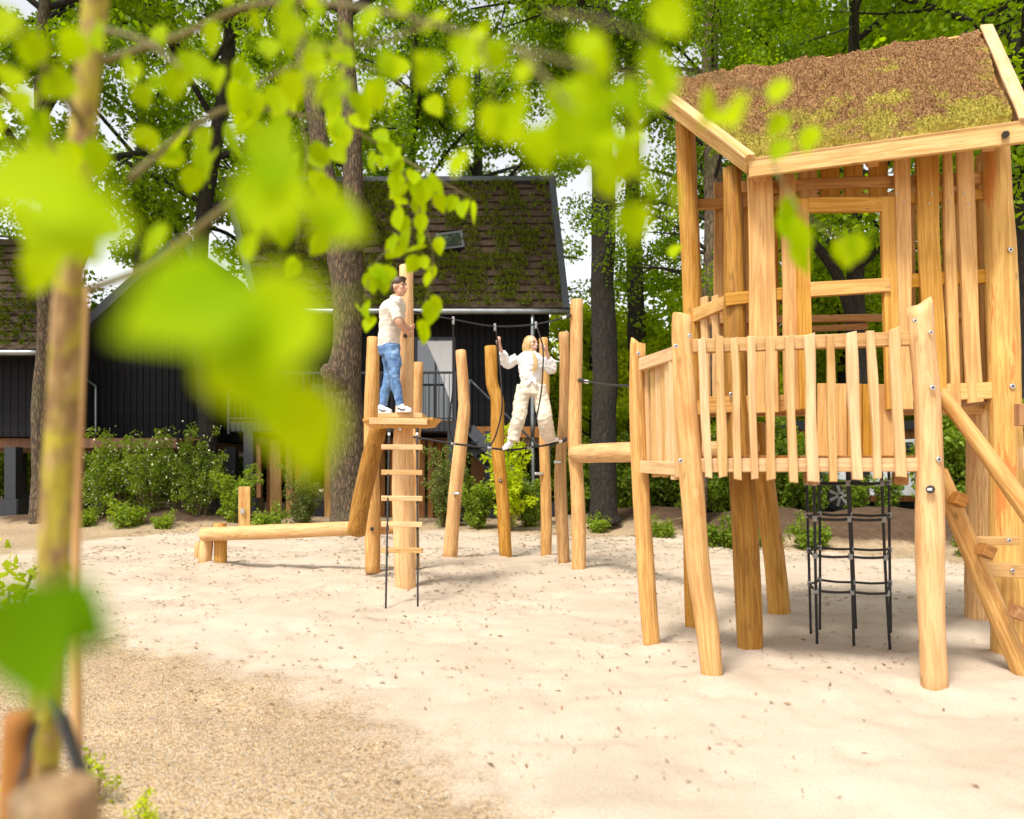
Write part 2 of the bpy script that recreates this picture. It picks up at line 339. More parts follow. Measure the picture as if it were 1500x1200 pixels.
def gz(x, y, detail=True):
    x = np.asarray(x, float); y = np.asarray(y, float)
    z = 0.2*sstep(10.5, 17, y)+berm_h(x, y)
    if detail:
        near = 1-sstep(14, 22, y)
        z = z+near*(0.05*(vnoise(x*.8, y*.8, 1)-.5)+0.028*(vnoise(x*2.3, y*2.3, 2)-.5)-0.020*sstep(.6, .8, vnoise(x*4.6, y*4.6, 3))+0.012*(vnoise(x*8, y*8, 7)-.5)+0.012*(vnoise(x*17, y*17, 4)-.5))
        for fx, fy, fr in FEET:
            d2 = ((x-fx)**2+(y-fy)**2)/(fr*fr); z = z+0.035*np.exp(-d2)
    return z
SAND = np.array([(-.02, 2.3), (-.12, 2.75), (-.64, 3.68), (-1.41, 4.4), (-2.3, 5.05), (-3.24, 5.7), (-5, 6.9), (-6.8, 8.4), (-7.8, 10.5), (-7.3, 12.8), (-5.9, 14.2), (-3, 14.3), (0, 13.9), (3, 12.9), (5.3, 10.9), (7.5, 9.0), (9, 6.5), (8.5, 3), (6, .5), (2, -1), (.3, .8)])
def poly_sd(x, y, P):
    d = np.full(x.shape, 1e9); inside = np.zeros(x.shape, bool); n = len(P)
    for i in range(n):
        ax, ay = P[i]; bx, by = P[(i+1) % n]; ex, ey = bx-ax, by-ay
        t = np.clip(((x-ax)*ex+(y-ay)*ey)/(ex*ex+ey*ey), 0, 1)
        d = np.minimum(d, np.hypot(x-ax-t*ex, y-ay-t*ey))
        c = ((ay > y) != (by > y)) & (x < (bx-ax)*(y-ay)/((by-ay) if by != ay else 1e-9)+ax); inside ^= c
    return np.where(inside, d, -d)
for q in [(1043, 998, 4.42), (955, 950, 5.24), (1368, 1005, 4.33), (1098, 957, 5.1), (1015, 923, 5.85), (1142, 906, 6.33), (1478, 962, 5.0), (1432, 915, 6.06), (593, 862, 7.9), (545, 835, 9.2), (660, 815, 10.6), (741, 813, 10.8), (800, 816, 10.8), (826, 828, 9.9), (847, 837, 9.3), (300, 825, 10), (322, 826, 10)]:
    p = W(*q); FEET.append((p.x, p.y, .2))
def spaced(segs):
    out = []
    for a, b, s in segs: out += list(np.arange(a, b, s))
    return np.array(out)
def grow(a, b, s0, k):
    out = [a]; s = s0
    while abs(out[-1]) < abs(b): out.append(out[-1]+(s if b > a else -s)); s *= k
    return out
xs = np.array(sorted(set(np.round(list(np.arange(-5, 6.5, .055))+grow(-5, -600, .07, 1.12)[1:]+grow(6.5, 600, .07, 1.12), 4))))
ys = np.array(sorted(set(np.round(list(np.arange(2.2, 8, .05))+list(np.arange(8, 17, .09))+grow(2.2, -60, .08, 1.2)[1:]+grow(17, 900, .1, 1.12), 4))))
GX, GY = np.meshgrid(xs, ys); GZ = gz(GX, GY)
gv = np.stack([GX.ravel(), GY.ravel(), GZ.ravel()], 1); nx = len(xs); ny = len(ys)
ii = (np.arange(ny-1)[:, None]*nx+np.arange(nx-1)[None, :]).ravel()
gf = np.stack([ii, ii+1, ii+1+nx, ii+nx], 1)
gm = bpy.data.meshes.new('ground'); gm.from_pydata(gv.tolist(), [], gf.tolist())
gm.polygons.foreach_set('use_smooth', [True]*len(gm.polygons))
sdv = poly_sd(GX, GY, SAND)
for nm, val in (('sand', sdv), ('soil', berm_h(GX, GY))):
    at = gm.attributes.new(nm, 'FLOAT', 'POINT'); at.data.foreach_set('value', val.ravel().astype(np.float32))
def ground_mat():
    m, nt, b = new_mat('sand_gravel_soil'); L = nt.links; tc = N(nt, 'ShaderNodeTexCoord'); P = tc.outputs['Object']
    def noise(s, d=4.0, r=.6):
        n = N(nt, 'ShaderNodeTexNoise', Scale=s, Detail=d, Roughness=r); L.new(P, n.inputs['Vector']); return n.outputs[0]
    def math_(op, a, c):
        n = N(nt, 'ShaderNodeMath', operation=op)
        for i, q in enumerate((a, c)):
            if isinstance(q, (int, float)): n.inputs[i].default_value = q
            else: L.new(q, n.inputs[i])
        return n.outputs[0]
    # sand
    rs = ramp(nt, [(0.3, (0.475, 0.388, 0.302)), (0.7, (0.595, 0.502, 0.405))]); L.new(noise(1.1, 5), rs.inputs[0])
    rs2 = ramp(nt, [(0.35, (0.82, 0.79, 0.75)), (0.65, (1.06, 1.05, 1.04))]); L.new(noise(110, 5, .8), rs2.inputs[0])
    sand = mixc(nt, rs.outputs[0], rs2.outputs[0], 1.0, 'MULTIPLY')
    v = N(nt, 'ShaderNodeTexVoronoi', Scale=26.0); L.new(P, v.inputs['Vector'])
    rv = ramp(nt, [(0.06, (1, 1, 1)), (0.13, (0, 0, 0))]); L.new(v.outputs['Distance'], rv.inputs[0])
    rn = ramp(nt, [(0.52, (0, 0, 0)), (0.6, (1, 1, 1))]); L.new(noise(3.0, 3), rn.inputs[0])
    sand = mixc(nt, sand, (0.24, 0.15, 0.08), math_('MULTIPLY', math_('MULTIPLY', rv.outputs[0], rn.outputs[0]), 0.8))
    # gravel: small chips of several tones
    vg = N(nt, 'ShaderNodeTexVoronoi', Scale=120.0); L.new(P, vg.inputs['Vector'])
    sep = N(nt, 'ShaderNodeSeparateColor'); L.new(vg.outputs['Color'], sep.inputs[0])
    rg = ramp(nt, [(0.0, (0.17, 0.115, 0.07)), (0.2, (0.44, 0.30, 0.165)), (0.55, (0.60, 0.43, 0.26)), (0.85, (0.72, 0.57, 0.40)), (1.0, (0.42, 0.38, 0.36))]); L.new(sep.outputs[0], rg.inputs[0])
    rb = ramp(nt, [(0.3, (0.80, 0.78, 0.75)), (0.7, (1.05, 1.04, 1.0))]); L.new(noise(.9, 4), rb.inputs[0])
    grav = mixc(nt, rg.outputs[0], rb.outputs[0], 1.0, 'MULTIPLY')
    # soil
    rso = ramp(nt, [(0.3, (0.075, 0.045, 0.028)), (0.7, (0.17, 0.105, 0.065))]); L.new(noise(7, 8, .7), rso.inputs[0])
    a1 = N(nt, 'ShaderNodeAttribute', attribute_name='sand'); a2 = N(nt, 'ShaderNodeAttribute', attribute_name='soil')
    edge = math_('ADD', a1.outputs['Fac'], math_('MULTIPLY', math_('SUBTRACT', noise(1.6, 8, .75), .5), 1.3))
    r_s = N(nt, 'ShaderNodeMapRange'); r_s.inputs[1].default_value = -.12; r_s.inputs[2].default_value = .2; L.new(edge, r_s.inputs[0])
    c = mixc(nt, grav, sand, r_s.outputs[0])
    so = math_('ADD', a2.outputs['Fac'], math_('MULTIPLY', math_('SUBTRACT', noise(2.5, 6, .7), .5), .18))
    r_o = N(nt, 'ShaderNodeMapRange'); r_o.inputs[1].default_value = .07; r_o.inputs[2].default_value = .14; L.new(so, r_o.inputs[0])
    c = mixc(nt, c, rso.outputs[0], r_o.outputs[0])
    L.new(c, b.inputs['Base Color']); b.inputs['Roughness'].default_value = 0.95; b.inputs['Specular IOR Level'].default_value = 0.15
    hgt = math_('ADD', math_('MULTIPLY', noise(60, 5, .7), .5), math_('MULTIPLY', vg.outputs['Distance'], math_('SUBTRACT', 1.2, r_s.outputs[0])))
    bp = N(nt, 'ShaderNodeBump', Strength=0.8, Distance=0.015); L.new(hgt, bp.inputs['Height']); L.new(bp.outputs[0], b.inputs['Normal'])
    return m
M['ground'] = ground_mat(); gm.materials.append(M['ground'])
tag(add_obj('ground', gm), kind='structure')
def scatter_mesh(name, pos, geo, mat, label, scale, flat=0.0):
    """many tiny pieces joined: pos (n,3), geo (verts, faces) of one piece"""
    n = len(pos); gvv = np.array(geo[0]); k = len(gvv)
    ang = rng.uniform(0, 6.283, n); ca, sa = np.cos(ang), np.sin(ang)
    tl = rng.uniform(-.5, .5, (n, 2))*(1-flat)
    V = gvv[None]*scale[:, None, None]
    V = V*rng.uniform(.6, 1.4, (n, 1, 3))
    X = V[..., 0]*ca[:, None]-V[..., 1]*sa[:, None]; Y = V[..., 0]*sa[:, None]+V[..., 1]*ca[:, None]
    Z = V[..., 2]+X*tl[:, :1]+Y*tl[:, 1:]
    out = np.stack([X, Y, Z], -1)+pos[:, None, :]
    F = [tuple(i*k+j for j in f) for i in range(n) for f in geo[1]]
    o = mesh_obj(name, out.reshape(-1, 3), F, mat)
    return tag(o, label, kind='stuff')
def tone_mat(name, stops, rough=.9):
    m, nt, b = new_mat(name); g = N(nt, 'ShaderNodeNewGeometry'); r = ramp(nt, stops); nt.links.new(g.outputs['Random Per Island'], r.inputs[0]); nt.links.new(r.outputs[0], b.inputs['Base Color']); b.inputs['Roughness'].default_value = rough; return m
M['chip'] = tone_mat('gravel_chips', [(0, (.22, .15, .09)), (.3, (.52, .36, .20)), (.6, (.68, .50, .31)), (.85, (.78, .65, .49)), (1, (.38, .35, .33))])
M['litter'] = tone_mat('dry_litter', [(0, (.10, .06, .03)), (.5, (.26, .15, .07)), (.85, (.36, .20, .09)), (1, (.12, .16, .03))])
peb = ([(1, 0, 0), (-.5, .8, .05), (-.6, -.7, 0), (.1, .05, .75), (.3, .6, .3)], [(0, 4, 3), (4, 1, 3), (1, 2, 3), (2, 0, 3)])
n = 110000; xx = rng.uniform(-4.5, 1.2, n); yy = 2.4+rng.power(1.6, n)*6.0; keep = (poly_sd(xx, yy, SAND)+ (vnoise(xx*3, yy*3, 9)-.5)*1.3+rng.normal(0, .22, n)) < 0.0
xx, yy = xx[keep], yy[keep]; scatter_mesh('gravel_chips', np.stack([xx, yy, gz(xx, yy)-.002], 1), peb, M['chip'], 'loose beige gravel chips beside the sand', rng.uniform(.002, .0062, len(xx)))
n = 60000; xx = rng.uniform(-7, 9, n); yy = 2.5+rng.uniform(0, 1, n)**.8*12; dens = vnoise(xx*1.3, yy*1.3, 5)*.6+vnoise(xx*4, yy*4, 6)*.5
keep = (dens > rng.uniform(.35, 1.0, n)) & (poly_sd(xx, yy, SAND) > -.5); xx, yy = xx[keep], yy[keep]
flake = ([(-1, -.25, 0), (0, -.35, .12), (1, 0, .02), (0, .3, .10)], [(0, 1, 3), (1, 2, 3)])
scatter_mesh('leaf_litter', np.stack([xx, yy, gz(xx, yy)+.009], 1), flake, M['litter'], 'scattered dry leaf bits and twigs on the sand', (.005+.021*rng.power(.45, len(xx)))*(0.45+.11*yy), flat=.5)
# ------------------------------------------------------------------ playhouse on stilts
def disc_bolt(p, r, parent, mat='silver', n=(0, -1, 0), name='bolt'):
    p = Vector(p); nn = Vector(n).normalized()
    b = cyl(name, p-nn*.006, p+nn*.006, r, r, M[mat], parent, 12)
    cyl('bolt_recess', p+nn*.004, p+nn*.0075, r*.5, r*.5, M['bolt_dark'], b, 8)
    return b
ph = empty('playhouse', (2.2, 5.2, 0), 'tall wooden playhouse on log stilts with planted roof and slatted balcony', 'playhouse')
# logs standing in the sand (foot first)
log('post', [(956, 957, 25, 5.24), (948, 860, 25, 5.24), (939, 720, 25, 5.24), (934, 600, 24, 5.24), (934, 503, 22, 5.24)], M['post'], ph, top_shear=(.9, 0, 0), seed=3)
log('post', [(1045, 1006, 31, 4.42), (1036, 920, 33, 4.42), (1022, 820, 34, 4.42), (1013, 700, 35, 4.42), (1005, 600, 33, 4.42), (1000, 520, 30, 4.42), (998, 461, 27, 4.42)], M['post_pale'], ph, top_shear=(.25, 0, 0), seed=4)
log('post', [(1369, 1013, 38, 4.33), (1365, 920, 37, 4.33), (1362, 800, 40, 4.33), (1362, 680, 37, 4.33), (1358, 580, 36, 4.33), (1351, 500, 35, 4.33), (1348, 447, 34, 4.33)], M['post_pale'], ph, top_shear=(-.75, 0, 0), seed=5)
log('post', [(1015, 930, 22, 5.85), (1014, 800, 26, 5.85), (1014, 600, 28, 5.85), (1014, 440, 28, 5.85), (1008, 300, 29, 5.85), (1003, 178, 28, 5.85)], M['post'], ph, seed=6)
log('post', [(1099, 963, 37, 5.1), (1096, 880, 38, 5.1), (1088, 720, 38, 5.1), (1080, 600, 34, 5.1), (1076, 440, 32, 5.1), (1075, 330, 29, 5.1), (1073, 246, 27, 5.1)], M['post_brown'], ph, seed=7)
log('post', [(1143, 911, 31, 6.33), (1134, 820, 30, 6.33), (1118, 700, 29, 6.33), (1106, 620, 28, 6.33)], M['post'], ph, seed=8)
log('post', [(1477, 970, 46, 5.0), (1476, 860, 46, 5.0), (1474, 700, 46, 5.0), (1471, 565, 43, 5.0), (1466, 400, 42, 5.0), (1461, 300, 38, 5.0), (1457, 208, 35, 5.0)], M['post_orange'], ph, seed=9, lobes=.05)
log('post', [(1432, 921, 35, 6.06), (1433, 800, 35, 6.06), (1435, 650, 35, 6.06), (1437, 480, 34, 6.06), (1436, 260, 32, 6.06)], M['post'], ph, seed=10)
for x, y, d, r in [(935, 518, 5.17, 2.4), (990, 507, 4.33, 2.6), (1010, 492, 4.34, 2.4), (997, 675, 4.33, 2.8), (1340, 470, 4.24, 2.6), (1363, 487, 4.25, 2.4), (1366, 568, 4.24, 3.4), (1375, 673, 4.25, 3.4), (1071, 578, 5.02, 3), (1480, 366, 4.9, 3), (1483, 566, 4.9, 3.4)]:
    disc_bolt(W(x, y, d), r*px(d)*1.15, ph)
pl = cyl('name_plug', W(1363, 717, 4.250), W(1363, 717, 4.232), .024, .024, M['bolt_dark'], ph, 20)
box('plug_band', -.017+W(1363, 717, 4.23).x, .017+W(1363, 717, 4.23).x, 4.2285, 4.2325, W(1363, 717, 4.23).z-.006, W(1363, 717, 4.23).z+.006, M['white_paint'], pl)
# balcony: rails, deck, slats
def rail(a, b, th, mat, name='rail', facing=(0, -1, 0)): return boardpx(name, a, b, th, M[mat], ph, facing)
rail((1012, 508, 20, 4.42), (1345, 496, 20, 4.36), .05, 'slat'); rail((1015, 682, 20, 4.42), (1350, 681, 20, 4.36), .06, 'slat', 'deck_beam')
rail((940, 534, 18, 5.16), (1002, 514, 20, 4.47), .045, 'slat'); rail((942, 684, 18, 5.16), (1006, 687, 20, 4.47), .05, 'slat', 'deck_beam')
sl = [(1027, 496, 1038, 700, 11.5), (1053, 492, 1059, 699, 12), (1075, 496, 1081, 703, 10.5), (1100, 493, 1105, 702, 10.5), (1128, 495, 1129, 703, 12.5), (1156, 492, 1162, 707, 12), (1185, 490, 1191, 706, 15), (1215, 491, 1221, 706, 11), (1246, 487, 1256, 703, 15), (1275, 485, 1286, 701, 11.5), (1309, 481, 1320, 699, 15)]
for i, (x0, y0, x1, y1, w) in enumerate(sl):
    d = 4.37-.06*(x0-1027)/290; boardpx('slat', (x1, y1, w*1.03, d), (x0, y0, w, d), .024, M['slat'], ph, wave=.0035, seed=100+i, skew=random.uniform(-.02, .02))
sp0, sp1 = W(944, 525, 5.22), W(994, 505, 4.52)
for i in range(7):                                        # slats on the balcony's open side, seen almost edge on
    t = i/6.0; d = 5.2-(5.2-4.52)*t; xt = 946+(990-946)*(t**.8); yt = 526-20*t; yb = 692+11*t+random.uniform(-4, 6)
    dirv = (sp1-sp0); nrm = Vector((-abs(dirv.y), -abs(dirv.x)*.3, 0)).normalized()
    boardpx('slat', (xt+4, yb, 14, d), (xt, yt, 13, d), .024, M['slat'], ph, facing=(-.95, -.32, 0), wave=.003, seed=130+i)
zd = W(1100, 668, 4.5).z
for i in range(9):                                        # deck boards run front to back
    x0 = 1.10+i*.153; board('deck_plank', (x0+.072, 4.42, zd-.012), (x0+.072+.01, 5.08, zd-.012), .145, .145, .026, M['deck'], ph, facing=(0, 0, 1))
for x in (1191, 1321): boardpx('joist', (x, 702, 18, 4.40), (x-6, 699, 16, 5.05), .07, M['deck'], ph, facing=(0, 0, 1))
# orange riser panel between balcony deck and house floor
for i, (xa, xb, mt) in enumerate([(1197, 1221, 'plank'), (1222, 1240, 'plank'), (1241, 1262, 'plank_dark'), (1263, 1286, 'plank_dark'), (1287, 1309, 'plank_dark')]):
    boardpx('riser_plank', ((xa+xb)/2, 669, xb-xa-.6, 5.0), ((xa+xb)/2, 562+i*.3, xb-xa-.6, 5.0), .022, M[mt], ph, seed=150+i)
# house floor and its beams
rail((1030, 594, 24, 5.07), (1192, 590, 24, 5.07), .06, 'plank', 'floor_beam'); rail((1312, 578, 24, 5.03), (1462, 572, 24, 5.0), .06, 'plank', 'floor_beam')
rail((1022, 600, 22, 5.95), (1440, 596, 22, 6.0), .06, 'plank_dark', 'floor_beam')
zf = W(1100, 582, 5.05).z
for i in range(8):
    y0 = 5.12+i*.112; board('floor_plank', (1.50, y0, zf-.012), (3.35, y0+.0, zf-.012), .105, .105, .026, M['deck'], ph, facing=(0, 0, 1))
# front wall boards, window frame, rails
fw = [(1120, 605, 42, 1113, 258, 35, 'plank'), (1161, 601, 23, 1153, 256, 23, 'plank_dark'), (1326, 600, 22, 1320, 230, 23, 'plank'), (1372, 585, 27, 1356, 225, 34, 'plank'), (1401, 597, 15, 1386, 221, 14, 'plank'), (1428, 590, 24, 1412, 218, 23, 'plank')]
for i, (x0, y0, w0, x1, y1, w1, mt) in enumerate(fw):
    boardpx('wall_board', (x0, y0, w0, 4.99), (x1, y1, w1, 4.99), .026, M[mt], ph, wave=.006 if i > 1 else .003, seed=160+i, skew=random.uniform(-.05, .03))
for i, x in enumerate((1183, 1215.5, 1250, 1286)):
    boardpx('wall_board', (x, 291, 27, 5.06), (x, 238-i*3, 27, 5.06), .024, M['plank_dark'], ph, wave=.002, seed=170+i)
wf = boardpx('window_frame', (1181, 600, 20, 4.965), (1174, 292, 18, 4.965), .04, M['plank'], ph, seed=180)
boardpx('jamb', (1308, 600, 20, 4.965), (1299, 289, 20, 4.965), .04, M['plank'], wf, seed=181)
boardpx('lintel', (1183, 301, 21, 4.962), (1290, 300, 21, 4.962), .04, M['plank'], wf, seed=182)
boardpx('sill', (1186, 425, 21, 4.95), (1302, 418, 20, 4.95), .045, M['plank'], wf, seed=183)
rail((1062, 440, 18, 5.03), (1175, 428, 18, 5.03), .045, 'plank'); rail((1306, 414, 20, 5.03), (1452, 404, 20, 5.03), .045, 'plank')
rail((1085, 275, 16, 5.07), (1450, 262, 16, 5.05), .05, 'plank_dark'); rail((1310, 293, 14, 5.03), (1450, 285, 14, 5.03), .045, 'plank_dark')
for x, y in ((1180, 422), (1305, 412), (1324, 296), (1390, 297), (1395, 282), (1365, 284), (1412, 283), (1419, 298), (1361, 298), (1313, 284)):
    cyl('screw', W(x, y, 4.975), W(x, y, 4.95 if y > 400 else 4.968), 2.6*px(5) if y > 400 else 1.5*px(5), 2.2*px(5) if y > 400 else 1.3*px(5), M['silver'], ph, 10)
# back wall and side rails
for i, (x, w) in enumerate([(1060, 24), (1092, 30), (1128, 28), (1163, 30), (1330, 26), (1362, 30), (1396, 26), (1424, 24)]):
    boardpx('wall_board', (x, 608, w, 6.02), (x-3, 268, w, 6.02), .024, M['plank_dark'], ph, wave=.004, seed=190+i)
rail((1018, 470, 10, 5.97), (1440, 463, 10, 5.97), .05, 'plank_dark'); rail((1180, 482, 8, 6.0), (1270, 478, 8, 6.0), .05, 'plank_dark')
rail((1018, 300, 14, 5.97), (1440, 285, 14, 5.97), .05, 'plank_dark')
rail((1018, 463, 19, 5.8), (1068, 441, 19, 5.12), .045, 'plank', facing=(-1, -.2, 0)); rail((1018, 598, 20, 5.8), (1070, 594, 22, 5.12), .05, 'plank', 'floor_beam', facing=(-1, -.2, 0))
for i, (x, d) in enumerate([(1032, 5.62), (1048, 5.4)]):
    boardpx('slat', (x+3, 600, 16, d), (x, 435+i*-2, 14, d), .024, M['slat'], ph, facing=(-.9, -.4, 0), wave=.003, seed=210+i)
rail((1452, 408, 18, 5.1), (1442, 428, 17, 5.95), .045, 'plank', facing=(1, -.1, 0)); rail((1460, 575, 20, 5.1), (1446, 590, 20, 5.95), .05, 'plank', 'floor_beam', facing=(1, -.1, 0))
for i in range(4):
    d = 5.2+i*.2; x = 1458-6*i; boardpx('wall_board', (x, 590, 24, d), (x-5, 250-8*i, 22, d), .024, M['plank_dark'], ph, facing=(1, -.1, 0), wave=.004, seed=220+i)
# roof: a single steep slope, wider at the top, edged with pale boards and planted with sedum
E0, E1, R0, R1 = W(1099, 240, 4.82), W(1488, 186, 4.60), W(958, 132, 5.90), W(1438, 52, 5.72)
nrm = (E1-E0).cross(R0-E0).normalized(); 
if nrm.z < 0: nrm = -nrm
roof = empty('roof', tuple((E0+E1)/2), None, None); roof.parent = ph; roof.location = (E0+E1)/2-ph.location
th = .05
v = []; 
for q in (E0, E1, R1, R0): v += [q-nrm*.02, q-nrm*.055]
c0 = (E0+E1)/2
mesh_obj('roof_deck', [p-c0 for p in v], [(0, 2, 4, 6), (1, 7, 5, 3), (0, 1, 3, 2), (2, 3, 5, 4), (4, 5, 7, 6), (6, 7, 1, 0)], M['plank_dark'], roof, Matrix.Translation(c0))
def edge(name, a, b, h, t, up=.35, over=.0, mat='edge_board'):
    a, b = Vector(a), Vector(b); d = (b-a).normalized(); a = a-d*over; b = b+d*over
    side = d.cross(nrm).normalized()
    return board(name, a-nrm*(h*(1-up)-h/2), b-nrm*(h*(1-up)-h/2), h, h, t, M[mat], roof, facing=side)
fas = nrm*0
board('fascia_board', E0+Vector((-.02, -.03, -.05)), E1+Vector((.05, -.03, -.05)), .105, .12, .035, M['edge_board'], roof, facing=(0, -1, 0))
board('eave_cap', E0+Vector((-.02, -.015, .012)), E1+Vector((.05, -.015, .022)), .075, .075, .022, M['slat'], roof, facing=(0, -.3, 1))
edge('barge_board', R0+Vector((-.03, .0, 0)), E0+Vector((-.03, -.03, 0)), .12, .035, .45, .02)
edge('barge_board', R1+Vector((.03, 0, 0)), E1+Vector((.04, -.03, 0)), .12, .035, .45, .02)
edge('barge_cap', R0+Vector((-.02, 0, .035))+nrm*.03, E0+Vector((-.02, -.02, .0))+nrm*.045, .02, .075, .5, .02, 'slat')
edge('barge_cap', R1+Vector((.03, 0, .035))+nrm*.03, E1+Vector((.04, -.02, .0))+nrm*.045, .02, .085, .5, .02, 'slat')
edge('ridge_board', R0+Vector((-.02, .03, -.02)), R1+Vector((.04, .03, -.02)), .12, .03, .5, .02, 'plank')
for t in (.06, .5, .94):                                  # rafters under the roof
    board('rafter', E0.lerp(E1, t)-nrm*.09+Vector((0, .05, 0)), R0.lerp(R1, t)-nrm*.09, .07, .07, .06, M['plank_dark'], roof, facing=nrm)
cyl('drain_pipe', W(1473, 197, 4.66), W(1473, 197, 4.52), .022, .022, M['bolt_dark'], roof, 14)
cyl('steel_tube', W(1490, 203, 4.75), W(1540, 201, 4.75), .011, .011, M['silver'], roof, 10)
def sedum_mat():
    m, nt, b = new_mat('sedum_mat'); L = nt.links; tc = N(nt, 'ShaderNodeTexCoord')
    def noise(s, d=5.0, r=.6):
        n = N(nt, 'ShaderNodeTexNoise', Scale=s, Detail=d, Roughness=r); L.new(tc.outputs['Object'], n.inputs['Vector']); return n.outputs[0]
    r1 = ramp(nt, [(0.3, (0.15, 0.075, 0.034)), (0.5, (0.34, 0.185, 0.082)), (0.72, (0.52, 0.32, 0.155))]); L.new(noise(40, 6, .75), r1.inputs[0])
    r2 = ramp(nt, [(0.3, (0.24, 0.20, 0.03)), (0.7, (0.58, 0.48, 0.10))]); L.new(noise(45, 5, .7), r2.inputs[0])
    # greener toward the wet eave, with a patchy edge (a property of the planting)
    at = N(nt, 'ShaderNodeAttribute', attribute_name='down'); ad = N(nt, 'ShaderNodeMath', operation='ADD'); L.new(at.outputs['Fac'], ad.inputs[0])
    mu = N(nt, 'ShaderNodeMath', operation='MULTIPLY_ADD'); L.new(noise(3.2, 6, .7), mu.inputs[0]); mu.inputs[1].default_value = 3.4; mu.inputs[2].default_value = -1.72; L.new(mu.outputs[0], ad.inputs[1])
    rr = ramp(nt, [(0.50, (0, 0, 0)), (0.82, (1, 1, 1))]); L.new(ad.outputs[0], rr.inputs[0])
    c = mixc(nt, r1.outputs[0], r2.outputs[0], rr.outputs[0]); L.new(c, b.inputs['Base Color']); b.inputs['Roughness'].default_value = 1.0; b.inputs['Specular IOR Level'].default_value = .1
    bp = N(nt, 'ShaderNodeBump', Strength=1.0, Distance=0.02); L.new(noise(70, 4, .7), bp.inputs['Height']); L.new(bp.outputs[0], b.inputs['Normal'])
    return m
M['sedum'] = sedum_mat()
nu, nv = 150, 90; U, Vv = np.meshgrid(np.linspace(.012, .985, nu), np.linspace(.03, 1.0, nv))
e0, e1, r0, r1 = [np.array(q) for q in (E0, E1, R0, R1)]
SP = ((1-U)[..., None]*e0+U[..., None]*e1)*(1-Vv)[..., None]+((1-U)[..., None]*r0+U[..., None]*r1)*Vv[..., None]
hgt = .04+.045*(vnoise(U*11, Vv*7, 21)-.4)+.035*(vnoise(U*34, Vv*22, 22)-.5)+.012*rng.uniform(-1, 1, U.shape)
crack = np.exp(-((np.abs(U-.46-.05*np.sin(Vv*9)))/.006)**2)*.03*(Vv > .45); hgt = hgt-crack
hgt *= sstep(0, .02, U-.010)*sstep(0, .03, Vv-.02)
SP = SP+np.array(nrm)*hgt[..., None]
idx = (np.arange(nv-1)[:, None]*nu+np.arange(nu-1)[None, :]).ravel()
so = mesh_obj('sedum_mat', SP.reshape(-1, 3)-np.array(c0), np.stack([idx, idx+1, idx+1+nu, idx+nu], 1).tolist(), M['sedum'], roof, Matrix.Translation(c0))
at = so.data.attributes.new('down', 'FLOAT', 'POINT'); at.data.foreach_set('value', (1-Vv).ravel().astype(np.float32))
# sedum rosettes standing up from the mat
ns = 26000; u = rng.uniform(.015, .98, ns); w = rng.uniform(.035, .995, ns)
b0 = ((1-u)[:, None]*e0+u[:, None]*e1)*(1-w)[:, None]+((1-u)[:, None]*r0+u[:, None]*r1)*w[:, None]
iu = np.clip(((u-.012)/.973*(nu-1)).astype(int), 0, nu-1); iv = np.clip(((w-.03)/.97*(nv-1)).astype(int), 0, nv-1)
b0 = SP[iv, iu]-np.array(c0)
hh = rng.uniform(.005, .011, ns); dirs = np.array(nrm)*1.0+rng.normal(0, .5, (ns, 3)); dirs /= np.linalg.norm(dirs, axis=1)[:, None]
sidev = np.cross(dirs, rng.normal(0, 1, (ns, 3))); sidev /= np.linalg.norm(sidev, axis=1)[:, None]; ss = rng.uniform(.002, .0045, ns)
VV = np.stack([b0-sidev*ss[:, None], b0+sidev*ss[:, None], b0+dirs*hh[:, None]+sidev*ss[:, None]*.6, b0+dirs*hh[:, None]-sidev*ss[:, None]*.6], 1)
tuft = mesh_obj('sedum_tufts', VV.reshape(-1, 3), np.arange(ns*4).reshape(-1, 4).tolist(), M['sedum'], roof, Matrix.Translation(c0)); tag(tuft, kind='stuff')
at = tuft.data.attributes.new('down', 'FLOAT', 'POINT'); at.data.foreach_set('value', np.repeat(1-w, 4).astype(np.float32))
# right-hand log ladder
log('handrail', [(1376, 574, 20, 4.40), (1430, 645, 21, 4.3), (1505, 748, 27, 4.15), (1580, 850, 30, 4.0)], M['post_pale'], ph, seed=31)
log('stringer', [(1520, 1035, 30, 4.62), (1470, 920, 28, 4.62), (1420, 800, 27, 4.6), (1374, 690, 25, 4.55)], M['post'], ph, seed=32)
for i, (x, y) in enumerate([(1400, 733), (1440, 808), (1487, 898)]):
    a = W(x, y, 4.50); board('rung_end', a+Vector((-.028, -.02, .02)), a+Vector((.035, -.02, -.01)), .075, .075, .09, M['deck'], ph, facing=(0, -1, 0))
boardpx('tread', (1420, 792, 11, 4.75), (1488, 792, 11, 4.75), .09, M['slat'], ph); boardpx('tread', (1436, 834, 20, 4.72), (1495, 836, 20, 4.72), .09, M['slat'], ph)
boardpx('rung_end', (1495, 592, 12, 4.8), (1495, 624, 12, 4.8), .06, M['deck'], ph); boardpx('rung_end', (1499, 655, 9, 4.8), (1499, 687, 9, 4.8), .06, M['slat'], ph)
for x, y in ((1478, 792), (1483, 836)): disc_bolt(W(x, y, 4.67), 3.2*px(4.7), ph)
# log beam and safety rope toward the post course
beam = log('log_beam', [(843, 665, 26, 9.25), (930, 662, 30, 7.9), (1078, 657, 21, 6.4), (1108, 655, 21, 6.33)], M['post_pale'], None, seed=33)
tag(beam, 'horizontal peeled log spanning from tall post to the playhouse', 'log')
